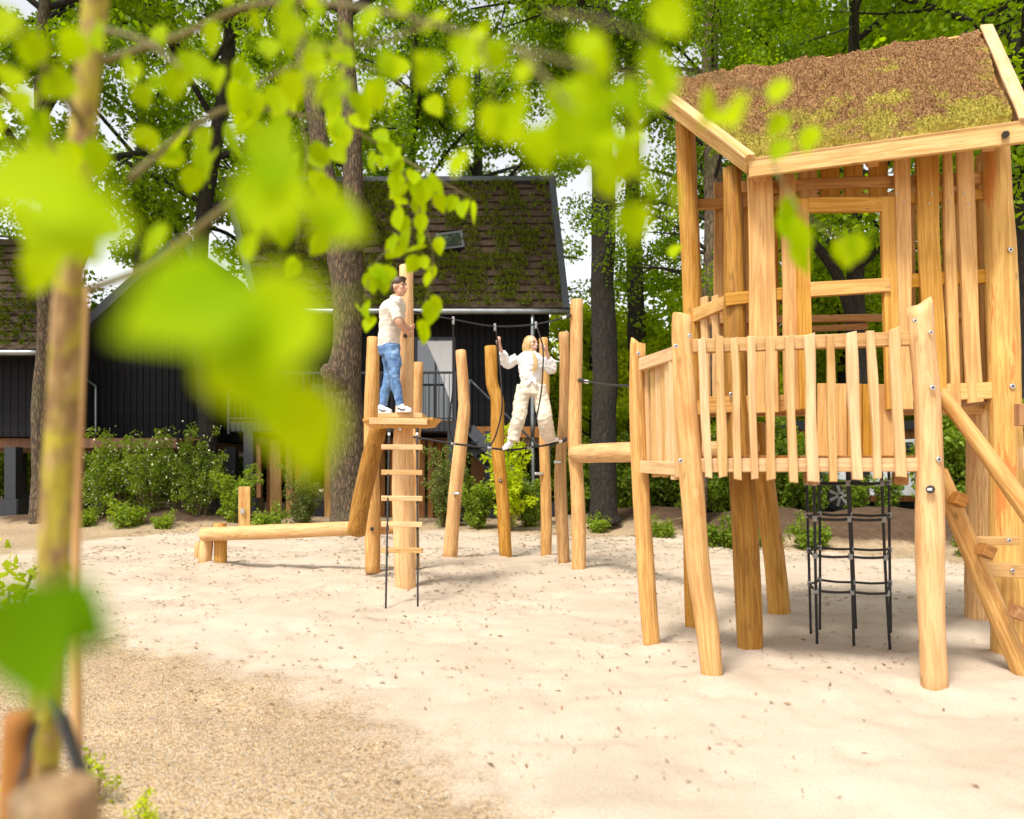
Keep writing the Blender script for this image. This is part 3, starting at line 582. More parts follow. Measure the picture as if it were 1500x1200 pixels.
# ------------------------------------------------------------------ climbing net under the balcony
net = empty('climbing_net', tuple(W(1250, 935, 5.5)), 'black rope climbing net with grey clips hanging under the balcony', 'net')
net.location.z = 0
cols = [((1192, 700, 4.95), (1197, 941, 5.32)), ((1241, 700, 4.95), (1251, 944, 5.32)), ((1291, 700, 4.95), (1304, 947, 5.30)), ((1181, 700, 5.6), (1188, 930, 5.7)), ((1200, 700, 5.75), (1201, 921, 5.9)), ((1243, 700, 5.75), (1254, 927, 5.85)), ((1302, 700, 5.6), (1305, 928, 5.7))]
top = [W(*a) for a, b in cols]; bot = [W(*b) for a, b in cols]
for a, b in zip(top, bot):
    m = a.lerp(b, .5)+Vector((random.uniform(-.006, .006), .0, 0)); b = b.copy(); b.z = float(gz(b.x, b.y))-.03
    rope('rope', [a+Vector((0, 0, .05)), m, b], .0105, M['rope'], net)
for yy in (0.03, .235, .455, .67):
    pts = [a.lerp(b, yy) for a, b in zip(top, bot)]
    ringp = [pts[0], pts[1], pts[2], pts[6], pts[5], pts[4], pts[3], pts[0]]
    for i in range(7):
        a, b = ringp[i], ringp[i+1]; sag = Vector((0, 0, -.008)); rope('rope', [a, a.lerp(b, .5)+sag, b], .009, M['rope'], net)
    for p in pts: cyl('clip', p-Vector((.0, 0, .02)), p+Vector((0, 0, .02)), .0165, .0165, M['clamp'], net, 10)
# ------------------------------------------------------------------ post course, lookout platform, balance log
def single_post(pts, label, mat='post', seed=0, shear=None, group=None, holes=(), pegs=()):
    o = log('climbing_post', pts, M[mat], None, seed=seed, top_shear=shear, lobes=.05, rough=.05)
    tag(o, label, 'post', group)
    for x, y, d in holes:
        cyl('bolt_hole', W(x, y, d+.02), W(x, y, d-.004), .026, .026, M['bolt_dark'], o, 12); cyl('bolt', W(x, y, d), W(x, y, d-.008), .012, .012, M['silver'], o, 10)
    for x, y, d, dx in pegs:
        p = W(x, y, d); cyl('steel_peg', p, p+Vector((dx, -.05, 0)), .022, .022, M['silver'], o, 14)
    return o
single_post([(659, 819, 21, 10.6), (664, 750, 20, 10.6), (670, 690, 19, 10.6), (679, 610, 18, 10.6), (679, 575, 16, 10.6), (675, 513, 15, 10.6)], 'freestanding peeled post that bends to the right, steel peg low on it', seed=41, pegs=[(664, 723, 10.5, .09)])
single_post([(741, 818, 19, 10.8), (737, 740, 19, 10.8), (729, 650, 20, 10.8), (729, 590, 19, 10.8), (721, 560, 18, 10.8), (719, 507, 17, 10.8)], 'freestanding peeled post leaning left behind the girl, dark bolt hole in it', seed=42, holes=[(733, 704, 10.69)])
single_post([(800, 820, 16, 10.8), (800, 740, 17, 10.8), (797, 650, 15, 10.8), (798, 570, 14, 10.8), (796, 495, 13, 10.8)], 'slim peeled post right behind the girl, steel peg on its left side', seed=43, pegs=[(795, 694, 10.72, -.12)])
single_post([(827, 832, 17, 9.9), (823, 760, 18, 9.9), (821, 690, 17, 9.9), (826, 600, 14, 9.9), (827, 540, 15, 9.9), (826, 487, 16, 9.9)], 'wavy peeled post close beside the tallest rope post', 'post_brown', seed=44, pegs=[(821, 677, 9.82, -.08)])
rp = single_post([(848, 842, 22, 9.3), (847, 740, 21, 9.3), (842, 640, 21, 9.3), (844, 540, 19, 9.3), (845, 439, 18, 9.3)], 'tall peeled post holding the right ends of the rope bridge', 'post', seed=45, holes=[(838, 667, 9.2)])
look = empty('lookout_platform', tuple(W(592, 862, 7.9)), 'small wooden lookout platform on logs where the boy stands', 'platform'); look.location.z = 0
log('post', [(594, 868, 31, 7.95), (592, 780, 32, 7.95), (590, 680, 31, 7.95), (592, 600, 26, 7.95), (595, 500, 22, 7.95), (595, 389, 20, 7.95)], M['post_pale'], look, seed=46)
log('post', [(546, 839, 23, 9.0), (545, 740, 23, 9.0), (544, 620, 22, 9.0), (547, 494, 18, 9.0)], M['post'], look, seed=47)
log('post', [(608, 832, 14, 9.2), (606, 720, 15, 9.2), (608, 640, 17, 9.2), (613, 531, 15, 9.2)], M['post'], look, seed=48)
log('leaning_log', [(521, 783, 27, 8.5), (531, 725, 27, 8.4), (545, 665, 27, 8.2), (556, 622, 24, 8.0)], M['post_brown'], look, seed=49, lobes=.05)
disc_bolt(W(594, 492, 7.86), .022, look, 'bolt_dark'); disc_bolt(W(545, 775, 8.89), .024, look, 'bolt_dark')
# live-edged main slab, then sawn planks on it
zp = W(590, 611, 7.6).z
pa, pb = W(530, 611, 7.66), W(645, 611, 7.66)
slab = []; tops = [(530, .00), (548, .22), (600, .28), (628, .25), (645, .02), (636, -.20), (600, -.24), (545, -.24)]
ov = [(W(x, 611, 7.66).x, 7.70+dy) for x, dy in tops]; nn = len(ov)
cxy = (sum(p[0] for p in ov)/nn, sum(p[1] for p in ov)/nn)
v = [(x, y, zp-.012) for x, y in ov]+[(x, y, zp-.035) for x, y in ov]+[(cxy[0]+(x-cxy[0])*.84, cxy[1]+(y-cxy[1])*.86, zp-.10) for x, y in ov]
f = [tuple(range(nn))]+[(i, nn+i, nn+(i+1) % nn, (i+1) % nn) for i in range(nn)]+[(nn+i, 2*nn+i, 2*nn+(i+1) % nn, nn+(i+1) % nn) for i in range(nn)]+[tuple(range(3*nn-1, 2*nn-1, -1))]
c = Vector((cxy[0], cxy[1], zp)); mesh_obj('platform_slab', [Vector(q)-c for q in v], f, M['plank'], look, Matrix.Translation(c))
for i in range(3): board('deck_plank', (W(556, 606, 7.6).x, 7.56+i*.125, zp+.012), (W(620, 606, 7.6).x, 7.56+i*.125, zp+.012), .12, .12, .045, M['slat'], look, facing=(0, 0, 1))
boardpx('edge_plank', (541, 617, 9, 7.43), (626, 618, 9, 7.43), .03, M['slat'], look)
for x in (570, 611): cyl('eye_bolt', W(x, 627, 7.45), W(x, 634, 7.45), .018, .018, M['bolt_dark'], look, 10); cyl('rope_sleeve', W(x, 634, 7.43), W(x, 639, 7.43), .013, .013, M['white_paint'], look, 10)
disc_bolt(W(586, 629, 7.46), .014, look)
lad = empty('rope_ladder', tuple(W(588, 890, 6.85)), 'rope ladder with five pale wooden rungs hanging from the lookout platform', 'ladder'); lad.location.z = 0
tops_ = [W(570, 638, 7.42), W(611, 638, 7.42)]; bots_ = [W(565, 893, 6.82), W(612, 888, 6.9)]
for a, b in zip(tops_, bots_):
    b.z = float(gz(b.x, b.y))-.02; rope('rope', [a, a.lerp(b, .5), b], .0095, M['rope'], lad)
for i, y in enumerate((655, 692, 730, 768, 806)):
    t = (y-638)/(890-638); d = 7.42+(6.86-7.42)*t; boardpx('rung', (559, y, 7.5, d), (619, y+.5, 7.5, d), .055, M['slat'], lad, seed=300+i)
    for x in (569.5+t*-4, 611+t): cyl('rung_clamp', W(x, y+4, d), W(x, y+8, d), .013, .013, M['rope'], lad, 8)
bal = empty('balance_log', tuple(W(310, 826, 10)), 'low peeled balance log resting on two short stubs', 'balance log'); bal.location.z = 0
log('log', [(296, 783, 20, 9.95), (380, 780, 21, 9.8), (470, 776, 21, 9.5), (584, 772, 20, 9.15)], M['post_pale'], bal, seed=51)
log('stub', [(299, 829, 19, 10.0), (302, 800, 19, 10.05), (304, 776, 17, 10.1)], M['post_pale'], bal, seed=52); log('stub', [(323, 830, 18, 10.05), (323, 800, 18, 10.1), (322, 767, 18, 10.15)], M['post'], bal, seed=53)
disc_bolt(W(303, 784, 9.85), .02, bal)
tag(log('stump', [(290, 821, 11, 10.8), (291, 795, 11, 10.8)], M['post'], None, seed=54), 'tiny log stump just beyond the end of balance log', 'stump')
bo = empty('bollard_light', tuple(W(358, 790, 14.2)), 'square yellow wooden bollard with small grey lamp panel', 'bollard'); bo.location.z = float(gz(bo.location.x, 14.2))
p = bo.location; h = W(358, 713, 14.2).z
board('bollard_body', (p.x, 14.2, p.z-.05), (p.x, 14.2, h), .21, .21, .2, M['post_orange'], bo, facing=(.35, -1, 0), skew=.0)
boardpx('lamp_panel', (355, 753, 5, 14.065), (355, 745, 5, 14.065), .02, M['silver'], bo, facing=(.35, -1, 0))
# rope bridge
rb = empty('rope_bridge', tuple(W(720, 655, 8.8)), 'black rope bridge with hanging hand ropes between the lookout and tall post', 'rope bridge')
up = [W(603, 456, 7.95), W(664, 468, 8.3), W(725, 478, 8.75), W(785, 475, 9.05), W(834, 463, 9.25)]
lo = [W(604, 640, 9.1), W(664, 650, 9.15), W(717, 656.5, 9.25), W(747, 659, 9.33), W(775, 656, 9.4), W(812, 650, 9.5), W(833, 643, 9.6)]
rope('hand_rope', up, .010, M['rope'], rb); rope('foot_rope', lo, .013, M['rope'], rb)
hang = [(up[1], [W(664, 560, 8.7), W(658, 620, 9.0)], lo[1]), (up[2], [W(728.5, 499, 9.05), W(734, 560, 9.05), W(735, 600, 9.1), W(727, 635, 9.2)], lo[2]), (up[3], [W(795, 508, 9.04), W(795, 545, 9.0), W(792, 580, 9.0), W(782, 630, 9.15)], lo[4])]
for a, mid, b in hang:
    rope('hanging_rope', [a]+mid+[b], .0095, M['rope'], rb); cyl('clip', a+Vector((0, 0, .03)), a-Vector((0, 0, .055)), .016, .016, M['clamp'], rb, 10); cyl('clip', b-Vector((.03, 0, .0)), b+Vector((.03, 0, 0)), .02, .02, M['clamp'], rb, 10)
cyl('sleeve', W(824, 466, 9.2), W(829, 464.5, 9.22), .019, .019, M['white_paint'], rb, 10); cyl('sleeve', W(818, 648, 9.52), W(823, 646, 9.55), .02, .02, M['white_paint'], rb, 10)
cyl('end_fitting', W(829, 464.5, 9.22), W(836, 462, 9.25), .024, .024, M['bolt_dark'], rb, 10); cyl('end_fitting', W(824, 646, 9.55), W(833, 642, 9.6), .026, .026, M['bolt_dark'], rb, 10)
sr = empty('safety_rope', tuple(W(890, 562, 7.2)), 'short black rope tied between tall post and playhouse balcony post', 'rope')
rope('rope', [W(852, 558, 9.2), W(885, 563, 7.2), W(926, 566, 5.35)], .010, M['rope'], sr); cyl('end_fitting', W(849, 557, 9.22), W(856, 558.5, 9.0), .03, .03, M['bolt_dark'], sr, 10); cyl('sleeve', W(857, 559, 8.95), W(861, 559.6, 8.8), .022, .022, M['white_paint'], sr, 10)
# ------------------------------------------------------------------ people
def skin_m(name, c):
    m, nt, b = new_mat(name); b.inputs['Base Color'].default_value = (*c, 1); b.inputs['Roughness'].default_value = .5; b.inputs['Subsurface Weight'].default_value = .1; b.inputs['Subsurface Scale'].default_value = .01
    return m
def cloth_m(name, c, var=.12, sc=30, stops=None):
    m, nt, b = new_mat(name); L = nt.links; tc = N(nt, 'ShaderNodeTexCoord'); n = N(nt, 'ShaderNodeTexNoise', Scale=sc, Detail=5.0); L.new(tc.outputs['Object'], n.inputs['Vector'])
    r = ramp(nt, stops or [(0.3, tuple(x*(1-var) for x in c)), (.7, tuple(min(1, x*(1+var)) for x in c))]); L.new(n.outputs[0], r.inputs[0]); L.new(r.outputs[0], b.inputs['Base Color'])
    b.inputs['Roughness'].default_value = .9; b.inputs['Specular IOR Level'].default_value = .15
    n2 = N(nt, 'ShaderNodeTexNoise', Scale=16.0, Detail=3.0, Distortion=1.0); L.new(tc.outputs['Object'], n2.inputs['Vector'])
    bp = N(nt, 'ShaderNodeBump', Strength=.45, Distance=.02); L.new(n2.outputs[0], bp.inputs['Height']); L.new(bp.outputs[0], b.inputs['Normal'])
    return m
M['skin'] = skin_m('skin', (.56, .31, .20)); M['skin_fair'] = skin_m('fair_skin', (.64, .39, .28))
M['polo'] = cloth_m('cream_polo', (.64, .58, .50), .03); M['denim'] = cloth_m('washed_denim', (.1, .2, .4), stops=[(.3, (.06, .12, .26)), (.55, (.14, .25, .45)), (.75, (.30, .43, .60))], sc=14)
M['white_cotton'] = cloth_m('white_cotton', (.78, .77, .76), .04); M['cream_cotton'] = cloth_m('cream_trousers', (.70, .63, .51), .05)
M['shoe'] = cloth_m('white_shoe', (.76, .75, .74), .05, 60); M['shoe_dark'] = plain('dark_shoe_stripe', (.03, .03, .04), .6); M['hair_brown'] = plain('brown_hair', (.055, .028, .014), .5, 0, .4, 60, .6); M['hair_blond'] = plain('blond_hair', (.52, .33, .13), .45, 0, .35, 70, .6)
M['lip'] = skin_m('lip', (.45, .17, .14)); M['eye_dark'] = plain('eye', (.02, .015, .012), .2); M['teeth'] = plain('teeth', (.8, .78, .74), .3)
def merge(parts):
    V, Fc = [], []
    for v, f in parts:
        o = len(V); V += [tuple(q) for q in v]; Fc += [tuple(i+o for i in g) for g in f]
    return V, Fc
def ell(c, r, rot=None, nu=16, nv=10):
    v, f = [], []; c = Vector(c)
    for i in range(1, nv):
        t = math.pi*i/nv
        for j in range(nu):
            a = 2*math.pi*j/nu; q = Vector((r[0]*math.sin(t)*math.cos(a), r[1]*math.sin(t)*math.sin(a), r[2]*math.cos(t)))
            v.append(c+(rot @ q if rot is not None else q))
    for i in range(nv-2):
        for j in range(nu):
            k = (j+1) % nu; f.append((i*nu+j, (i+1)*nu+j, (i+1)*nu+k, i*nu+k))
    f.append(tuple(range(nu))); b = (nv-2)*nu; f.append(tuple(range(b+nu-1, b-1, -1)))
    return v, f
def limb(pts, rad, seg=14, n=None):
    A = catmull([list(p)+[r] for p, r in zip(pts, rad)], n or max(8, 5*len(pts))); return tube_geo(A[:, :3], A[:, 3], seg)
def loft(secs, fwd, seg=20):
    """secs: (centre, half width across, half depth); fwd: unit vector of the chest; vertical stack"""
    fwd = Vector(fwd).normalized(); v, f = [], []
    A = catmull([list(c)+[a, b] for c, a, b in secs], len(secs)*4); side = fwd.cross(Vector((0, 0, 1))).normalized()
    for r in A:
        for j in range(seg):
            t = 2*math.pi*j/seg; q = Vector(r[:3])+side*(r[3]*math.copysign(abs(math.cos(t))**.85, math.cos(t)))+fwd*(r[4]*math.copysign(abs(math.sin(t))**.85, math.sin(t))); v.append(q)
    n = len(A)
    for i in range(n-1):
        for j in range(seg):
            k = (j+1) % seg; f.append((i*seg+j, i*seg+k, (i+1)*seg+k, (i+1)*seg+j))
    f.append(tuple(range(seg-1, -1, -1))); f.append(tuple(range((n-1)*seg, n*seg))); return v, f
def fused(name, parts, mat, parent, voxel=.007, smooth=3, base=None, fold=0.0):
    """overlapping volumes fused to one continuous skin by voxel remeshing"""
    V, Fc = merge(parts); base = Vector(base) if base is not None else Vector(V[0])
    me = bpy.data.meshes.new(name); me.from_pydata([tuple(Vector(q)-base) for q in V], [], Fc); o = bpy.data.objects.new(name, me); COL.objects.link(o)
    r = o.modifiers.new('r', 'REMESH'); r.mode = 'VOXEL'; r.voxel_size = voxel
    s = o.modifiers.new('s', 'SMOOTH'); s.factor = .5; s.iterations = smooth
    dg = bpy.context.evaluated_depsgraph_get(); nm = bpy.data.meshes.new_from_object(o.evaluated_get(dg)); bpy.data.objects.remove(o); bpy.data.meshes.remove(me)
    if fold:
        from mathutils import noise as mn
        nrmv = [v.normal.copy() for v in nm.vertices]
        for v, n_ in zip(nm.vertices, nrmv):
            q = v.co+base; a = mn.noise(Vector((q.x*9+q.z*10, q.y*9, q.z*17-q.x*9)))+.6*mn.noise(Vector((q.x*26, q.y*22, q.z*30+q.x*18)))
            v.co += n_*fold*a
    nm.name = name; nm.materials.clear(); nm.materials.append(mat); nm.polygons.foreach_set('use_smooth', [True]*len(nm.polygons))
    return add_obj(name, nm, parent, Matrix.Translation(base))
def hand_parts(wrist, grip, up, out, s=1.0):
    """closed hand: palm from wrist to grip centre, four fingers curled round axis 'up', thumb on the side"""
    wrist, grip = Vector(wrist), Vector(grip); d = (grip-wrist).normalized(); up = Vector(up).normalized(); side = d.cross(up).normalized()
    if side.dot(Vector(out)) < 0: side = -side
    parts = [limb([wrist, wrist.lerp(grip, .5), grip], [.021*s, .029*s, .026*s])]
    for i in range(4):
        b = grip+up*((1.5-i)*.017*s); L = (.9, 1.0, .95, .78)[i]*s
        parts.append(limb([b-d*.01, b+d*.022*L+side*.008, b+d*.03*L+side*.03*L, b+d*.008*L+side*.042*L], [.0095*s, .009*s, .0085*s, .0075*s], 8))
    parts.append(limb([wrist.lerp(grip, .45)+side*.012, grip+side*.03*s+up*.030*s-d*.012, grip+side*.042*s+up*.028*s+d*.012], [.011*s, .0095*s, .008*s], 8))
    return parts
def head_parts(c, face, s=1.0, tilt=0.0):
    """face: horizontal look direction; c centre of skull"""
    f = Vector(face).normalized(); side = f.cross(Vector((0, 0, 1))).normalized(); up = Vector((0, 0, 1)); R = Matrix((side, f, up)).transposed()
    c = Vector(c); L = lambda a, b, d: c+R @ Vector((a*s, b*s, d*s))
    parts = [ell(L(0, -.008, .022), (.073*s, .088*s, .085*s), R), ell(L(0, .022, -.045), (.054*s, .060*s, .062*s), R), ell(L(0, .052, -.082), (.026*s, .024*s, .020*s), R),
             limb([L(0, .078, .012), L(0, .096, -.022), L(0, .088, -.034)], [.010*s, .015*s, .011*s], 8), ell(L(0, .076, -.052), (.024*s, .012*s, .009*s), R),
             ell(L(.074, -.008, -.012), (.010*s, .018*s, .028*s), R), ell(L(-.074, -.008, -.012), (.010*s, .018*s, .028*s), R),
             ell(L(.034, .058, -.018), (.022*s, .018*s, .020*s), R), ell(L(-.034, .058, -.018), (.022*s, .018*s, .020*s), R), ell(L(0, .066, .028), (.05*s, .018*s, .012*s), R)]
    return parts, L, R
def face_bits(L, R, s, parent, brow, smile=False):
    for sx in (-1, 1):
        v, f = ell(L(sx*.031, .0755, .008), (.011*s, .006*s, .0065*s), R, 10, 6); mesh_obj('eye', v, f, M['eye_dark'], parent)
        v, f = limb([L(sx*.016, .085, .026), L(sx*.033, .083, .031), L(sx*.048, .070, .025)], [.0035*s, .004*s, .003*s], 6); mesh_obj('eyebrow', v, f, M[brow], parent)
    w = .027 if smile else .02
    v, f = limb([L(-w, .079, -.049), L(0, .0905, -.055), L(w, .079, -.049)], [.003*s, .0065*s, .003*s], 8); mesh_obj('mouth', v, f, M['teeth' if smile else 'lip'], parent)
    if smile:
        v, f = limb([L(-w, .078, -.052), L(0, .089, -.062), L(w, .078, -.052)], [.002*s, .004*s, .002*s], 8); mesh_obj('lower_lip', v, f, M['lip'], parent)
def shoe(name, heel, toe, parent, s=1.0, stripe=True, ankle=None):
    heel, toe = Vector(heel), Vector(toe); d = (toe-heel).normalized(); Lh = (toe-heel).length; up = Vector((0, 0, 1)); up = (up-d*up.dot(d)).normalized()
    side = d.cross(up).normalized(); R = Matrix((side, d, up)).transposed()
    sole = [ell(heel.lerp(toe, t)+up*.012, (w*s, Lh*.28, .016*s), R) for t, w in ((.25, .034), (.5, .036), (.75, .042))]
    so_ = fused(name, [ell(heel.lerp(toe, .26)+up*.045, (.033*s, Lh*.30, .042*s), R), ell(heel.lerp(toe, .55)+up*.038, (.035*s, Lh*.32, .032*s), R), ell(heel.lerp(toe, .78)+up*.028, (.039*s, Lh*.23, .026*s), R), ell(heel.lerp(toe, .24)+up*.075, (.032*s, .045*s, .028*s), R)]+sole, M['shoe'], parent, .005, 2)
    if stripe:
        for sgn in (-1, 1):
            v, f = limb([heel.lerp(toe, .12)+up*.05+side*sgn*.034*s, heel.lerp(toe, .45)+up*.028+side*sgn*.038*s, heel.lerp(toe, .7)+up*.04+side*sgn*.037*s], [.006, .007, .003], 6); mesh_obj('shoe_stripe', v, f, M['shoe_dark'], so_)
# boy, side on, holding the tall post (distance about 7.6 m)
DB = 7.58; B = lambda x, y, o=0.0: W(x, y, DB+o)
zt = zp+.0345
boy = empty('person', tuple(B(575, 603)), 'boy in cream polo shirt and blue jeans standing on the platform', 'person'); boy.location.z = zt
hp, LB, RB = head_parts(B(584, 420.5), (.93, -.37, 0), .93)
sh_n, sh_f = B(575, 449, -.13), B(579, 449, .13)                       # near and far shoulder
el_n, wr_n, gr_n = B(585, 474, -.17), B(596, 487, -.03), B(600, 490, .10)
el_f, wr_f, gr_f = B(590, 474, .20), B(600, 482, .27), B(602, 479, .36)
torso = [(B(570, 508), .125, .095), (B(570, 495), .12, .092), (B(572, 475), .125, .092), (B(575, 455), .15, .095), (B(577, 445), .135, .08), (B(579, 438), .06, .06)]
fb = Vector((.9, -.35, 0))
legs = [([B(568, 508, .07), B(571, 530, .07), B(570, 551, .08), B(564, 575, .08), B(561, 595, .08)], 'far'), ([B(571, 508, -.06), B(577, 530, -.07), B(578, 551, -.08), B(582, 574, -.08), B(586, 594, -.08)], 'near')]
body = [*hp, limb([B(578, 447), B(581, 432)], [.045, .043]), loft(torso, fb), limb([sh_n, el_n, wr_n], [.044, .034, .022]), limb([sh_f, el_f, wr_f], [.044, .034, .022])]
for p, _ in legs: body.append(limb(p, [.075, .066, .048, .042, .030]))
body += hand_parts(wr_n, gr_n, (0, -.2, 1), (1, .3, 0), .9)+hand_parts(wr_f, gr_f, (0, 0, 1), (.2, -1, 0), .9)
fused('body', body, M['skin'], boy, .006, 2); face_bits(LB, RB, .93, boy, 'hair_brown')
fused('polo_shirt', [loft([(B(569.5, 509), .128, .102), (B(570, 495), .124, .099), (B(572, 475), .130, .100), (B(575, 455), .163, .107), (B(577, 446), .152, .098), (B(579, 438.5), .074, .076)], fb), limb([sh_n, sh_n.lerp(el_n, .55), sh_n.lerp(el_n, .78)], [.063, .056, .057]), limb([sh_f, sh_f.lerp(el_f, .7)], [.062, .055]), limb([B(578, 445), B(580.5, 434.5)], [.075, .058])], M['polo'], boy, .008, 2, fold=.008)
jeans = [loft([(B(571, 521), .115, .09), (B(570, 512), .128, .10), (B(570, 503), .126, .098)], fb)]
for p, _ in legs: jeans.append(limb(p, [.084, .074, .056, .050, .043]))
fused('jeans', jeans, M['denim'], boy, .008, 2, fold=.008)
for (p, w), (hx, tx) in zip(legs, ((554.5, 574), (581, 603))):
    a = B(hx, 601, .08 if w == 'far' else -.08); b = B(tx, 601, (.04 if w == 'far' else -.12)); a.z = b.z = zt; shoe('shoe', a, b, boy, .95)
hr = [ell(LB(0, -.012, .045), (.080*.93, .092*.93, .077*.93), RB), ell(LB(0, -.045, .0), (.0775*.93, .045*.93, .05*.93), RB), ell(LB(0, .03, .088), (.062*.93, .060*.93, .026*.93), RB), ell(LB(0, -.06, .0), (.064*.93, .040*.93, .06*.93), RB)]
fused('hair', hr, M['hair_brown'], boy, .006, 1)
# girl balancing on the foot rope, facing us, looking to the right (distance about 9.35 m)
DG = 9.3; G = lambda x, y, o=0.0: W(x, y, DG+o)
girl = empty('person', tuple(G(778, 655)), 'girl in white knotted shirt and cream trousers balancing on rope bridge', 'person')
gp, LG, RG = head_parts(G(778, 504), (.72, -.69, 0), .98)
s_l, s_r = G(758, 525), G(796, 526)
e_l, w_l, g_l = G(742, 533, .02), G(732.5, 509, -.12), G(729, 499, -.2)
e_r, w_r, g_r = G(807, 540, -.02), G(801, 515, -.14), G(796, 508, -.2)
ff = Vector((.25, -.97, 0))
gt = [(G(778, 566), .135, .10), (G(777, 553), .115, .085), (G(777, 540), .125, .09), (G(777, 527), .155, .09), (G(777, 521), .12, .07), (G(777, 516), .05, .05)]
gl = [[G(769, 566), G(763, 590), G(760, 612, -.04), G(754, 632), G(751, 646)], [G(788, 566), G(794, 590), G(798, 612, -.04), G(801, 630, .05), G(805, 641, .12)]]
gb = [*gp, limb([G(777, 521), G(778, 510)], [.042, .042]), loft(gt, ff), limb([s_l, e_l, w_l], [.042, .034, .022]), limb([s_r, e_r, w_r], [.042, .034, .022])]
for p in gl: gb.append(limb(p, [.08, .07, .05, .043, .032]))
gb += hand_parts(w_l, g_l, (0, 0, 1), (1, -.3, 0), .95)+hand_parts(w_r, g_r, (0, 0, 1), (-1, -.3, 0), .95)
fused('body', gb, M['skin_fair'], girl, .006, 2); face_bits(LG, RG, .98, girl, 'hair_blond', True)
def cuff(a, b): return limb([a, a.lerp(b, .5), b], [.064, .062, .052])
shirt = [loft([(G(777.5, 558), .128, .105), (G(777, 547), .142, .108), (G(777, 536), .155, .108), (G(777, 526.5), .17, .102), (G(777, 520.5), .145, .088), (G(777.5, 515.5), .074, .068)], ff), limb([s_l, e_l, e_l.lerp(w_l, .45), e_l.lerp(w_l, .72)], [.068, .062, .058, .046]), limb([s_r, e_r, e_r.lerp(w_r, .35), e_r.lerp(w_r, .6)], [.068, .078, .072, .052])]
shirt += [ell(G(778, 556, -.10), (.035, .03, .025)), limb([G(778, 556, -.10), G(774, 562, -.12), G(771, 568, -.11)], [.016, .022, .008]), limb([G(779, 556, -.10), G(784, 561, -.12), G(785, 569, -.11)], [.016, .024, .008]),
          limb([G(772, 517, -.06), G(775, 525, -.10)], [.016, .010]), limb([G(784, 517, -.06), G(780, 525, -.10)], [.016, .010])]
fused('knotted_shirt', shirt, M['white_cotton'], girl, .008, 2, fold=.011)
tr = [loft([(G(779, 578), .138, .115), (G(778, 568), .138, .112), (G(777.5, 558), .128, .10), (G(777.5, 553), .12, .095)], ff)]
tr.append(limb(gl[0], [.10, .098, .088, .083, .078])); tr.append(limb(gl[1], [.10, .10, .098, .098, .088]))
fused('trousers', tr, M['cream_cotton'], girl, .009, 2, fold=.011)
shoe('shoe', G(752, 652, .05), G(738, 660, -.12), girl, .95, False); shoe('shoe', G(799, 650.5, .16), G(819, 645.5, .10), girl, .95, False)
hg = [ell(LG(0, -.020, .032), (.076, .088, .078), RG), ell(LG(0, -.065, -.03), (.055, .038, .075), RG)]
rh = random.Random(5)
for k in range(26):                                        # loose locks
    a = rh.uniform(-2.5, 2.5); x_, y_ = .074*math.sin(a), -.02-.07*math.cos(a); l_ = rh.uniform(.10, .2)
    hg.append(limb([LG(x_*.6, y_*.6, .09), LG(x_*1.05, y_*1.05, .02), LG(x_*1.12+rh.uniform(-.015, .015), y_*1.1, -.06), LG(x_*1.0+rh.uniform(-.03, .03), y_*1.0+rh.uniform(-.02, .02), -.05-l_)], [.010, .012, .010, .003], 6, 9))
for k in range(9): hg.append(limb([LG(.055, .0, -.03), G(782+rh.uniform(-2, 2), 521, -.09), G(784+rh.uniform(-3, 3), 533, -.125), G(782+rh.uniform(-4, 4), 545+rh.uniform(-3, 3), -.13)], [.012, .012, .010, .003], 6, 10))
fused('hair', hg, M['hair_blond'], girl, .0045, 1)
# ------------------------------------------------------------------ black timber house with the planted roof
def tri_prism(pts, y0, y1):
    n = len(pts); v = [(x, y0, z) for x, z in pts]+[(x, y1, z) for x, z in pts]
    return v, [tuple(range(n)), tuple(range(2*n-1, n-1, -1))]+[(i, n+i, n+(i+1) % n, (i+1) % n) for i in range(n)]
DH = 16.8
hs_ = empty('timber_house', tuple(W(600, 752, DH)), 'black clad stilt house with mossy planted roof, skylight and balcony', 'house'); hs_.location.z = .2
def hx(x, d=DH): return W(x, 0, d).x
def hz(y, d=DH): return W(0, y, d).z
# roof frame: corners
A0, A1, B0, B1 = W(378, 452, 16.2), W(829, 452, 16.2), W(332, 268, 17.7), W(808, 266, 17.7)
un = (A1-A0).cross(B0-A0).normalized()
if un.y > 0: un = -un
rf = empty('roof', (0, 0, 0), None, None); rf.parent = hs_; rf.location = (A0+A1)/2-hs_.location
oc = (A0+A1)/2
v = []
for q in (A0, A1, B1, B0): v += [q-un*.06, q-un*.22]
mesh_obj('roof_base', [p-oc for p in v], [(0, 2, 4, 6), (1, 7, 5, 3), (0, 1, 3, 2), (2, 3, 5, 4), (4, 5, 7, 6), (6, 7, 1, 0)], M['roof_tile'], rf, Matrix.Translation(oc))
def tilemesh(seed, w, h, th):
    r = np.random.default_rng(seed); nx_, ny_ = 5, 3; v = []
    for j in range(ny_):
        for i in range(nx_): v.append(((i/(nx_-1)-.5)*w, (j/(ny_-1)-.5)*h, th*(1-.55*j/(ny_-1))+r.uniform(-.012, .012)))
    f = [(j*nx_+i, j*nx_+i+1, (j+1)*nx_+i+1, (j+1)*nx_+i) for j in range(ny_-1) for i in range(nx_-1)]
    b = len(v); v += [(-.5*w, -.5*h, -.02), (.5*w, -.5*h, -.02)]; f.append((0, b, b+1, nx_-1))
    f += [(0, nx_, 2*nx_, b), (b+1, 3*nx_-1, 2*nx_-1, nx_-1)]
    me = bpy.data.meshes.new('roof_tile'); me.from_pydata([tuple(map(float, q)) for q in v], [], f); me.materials.append(M['roof_tile']); return me
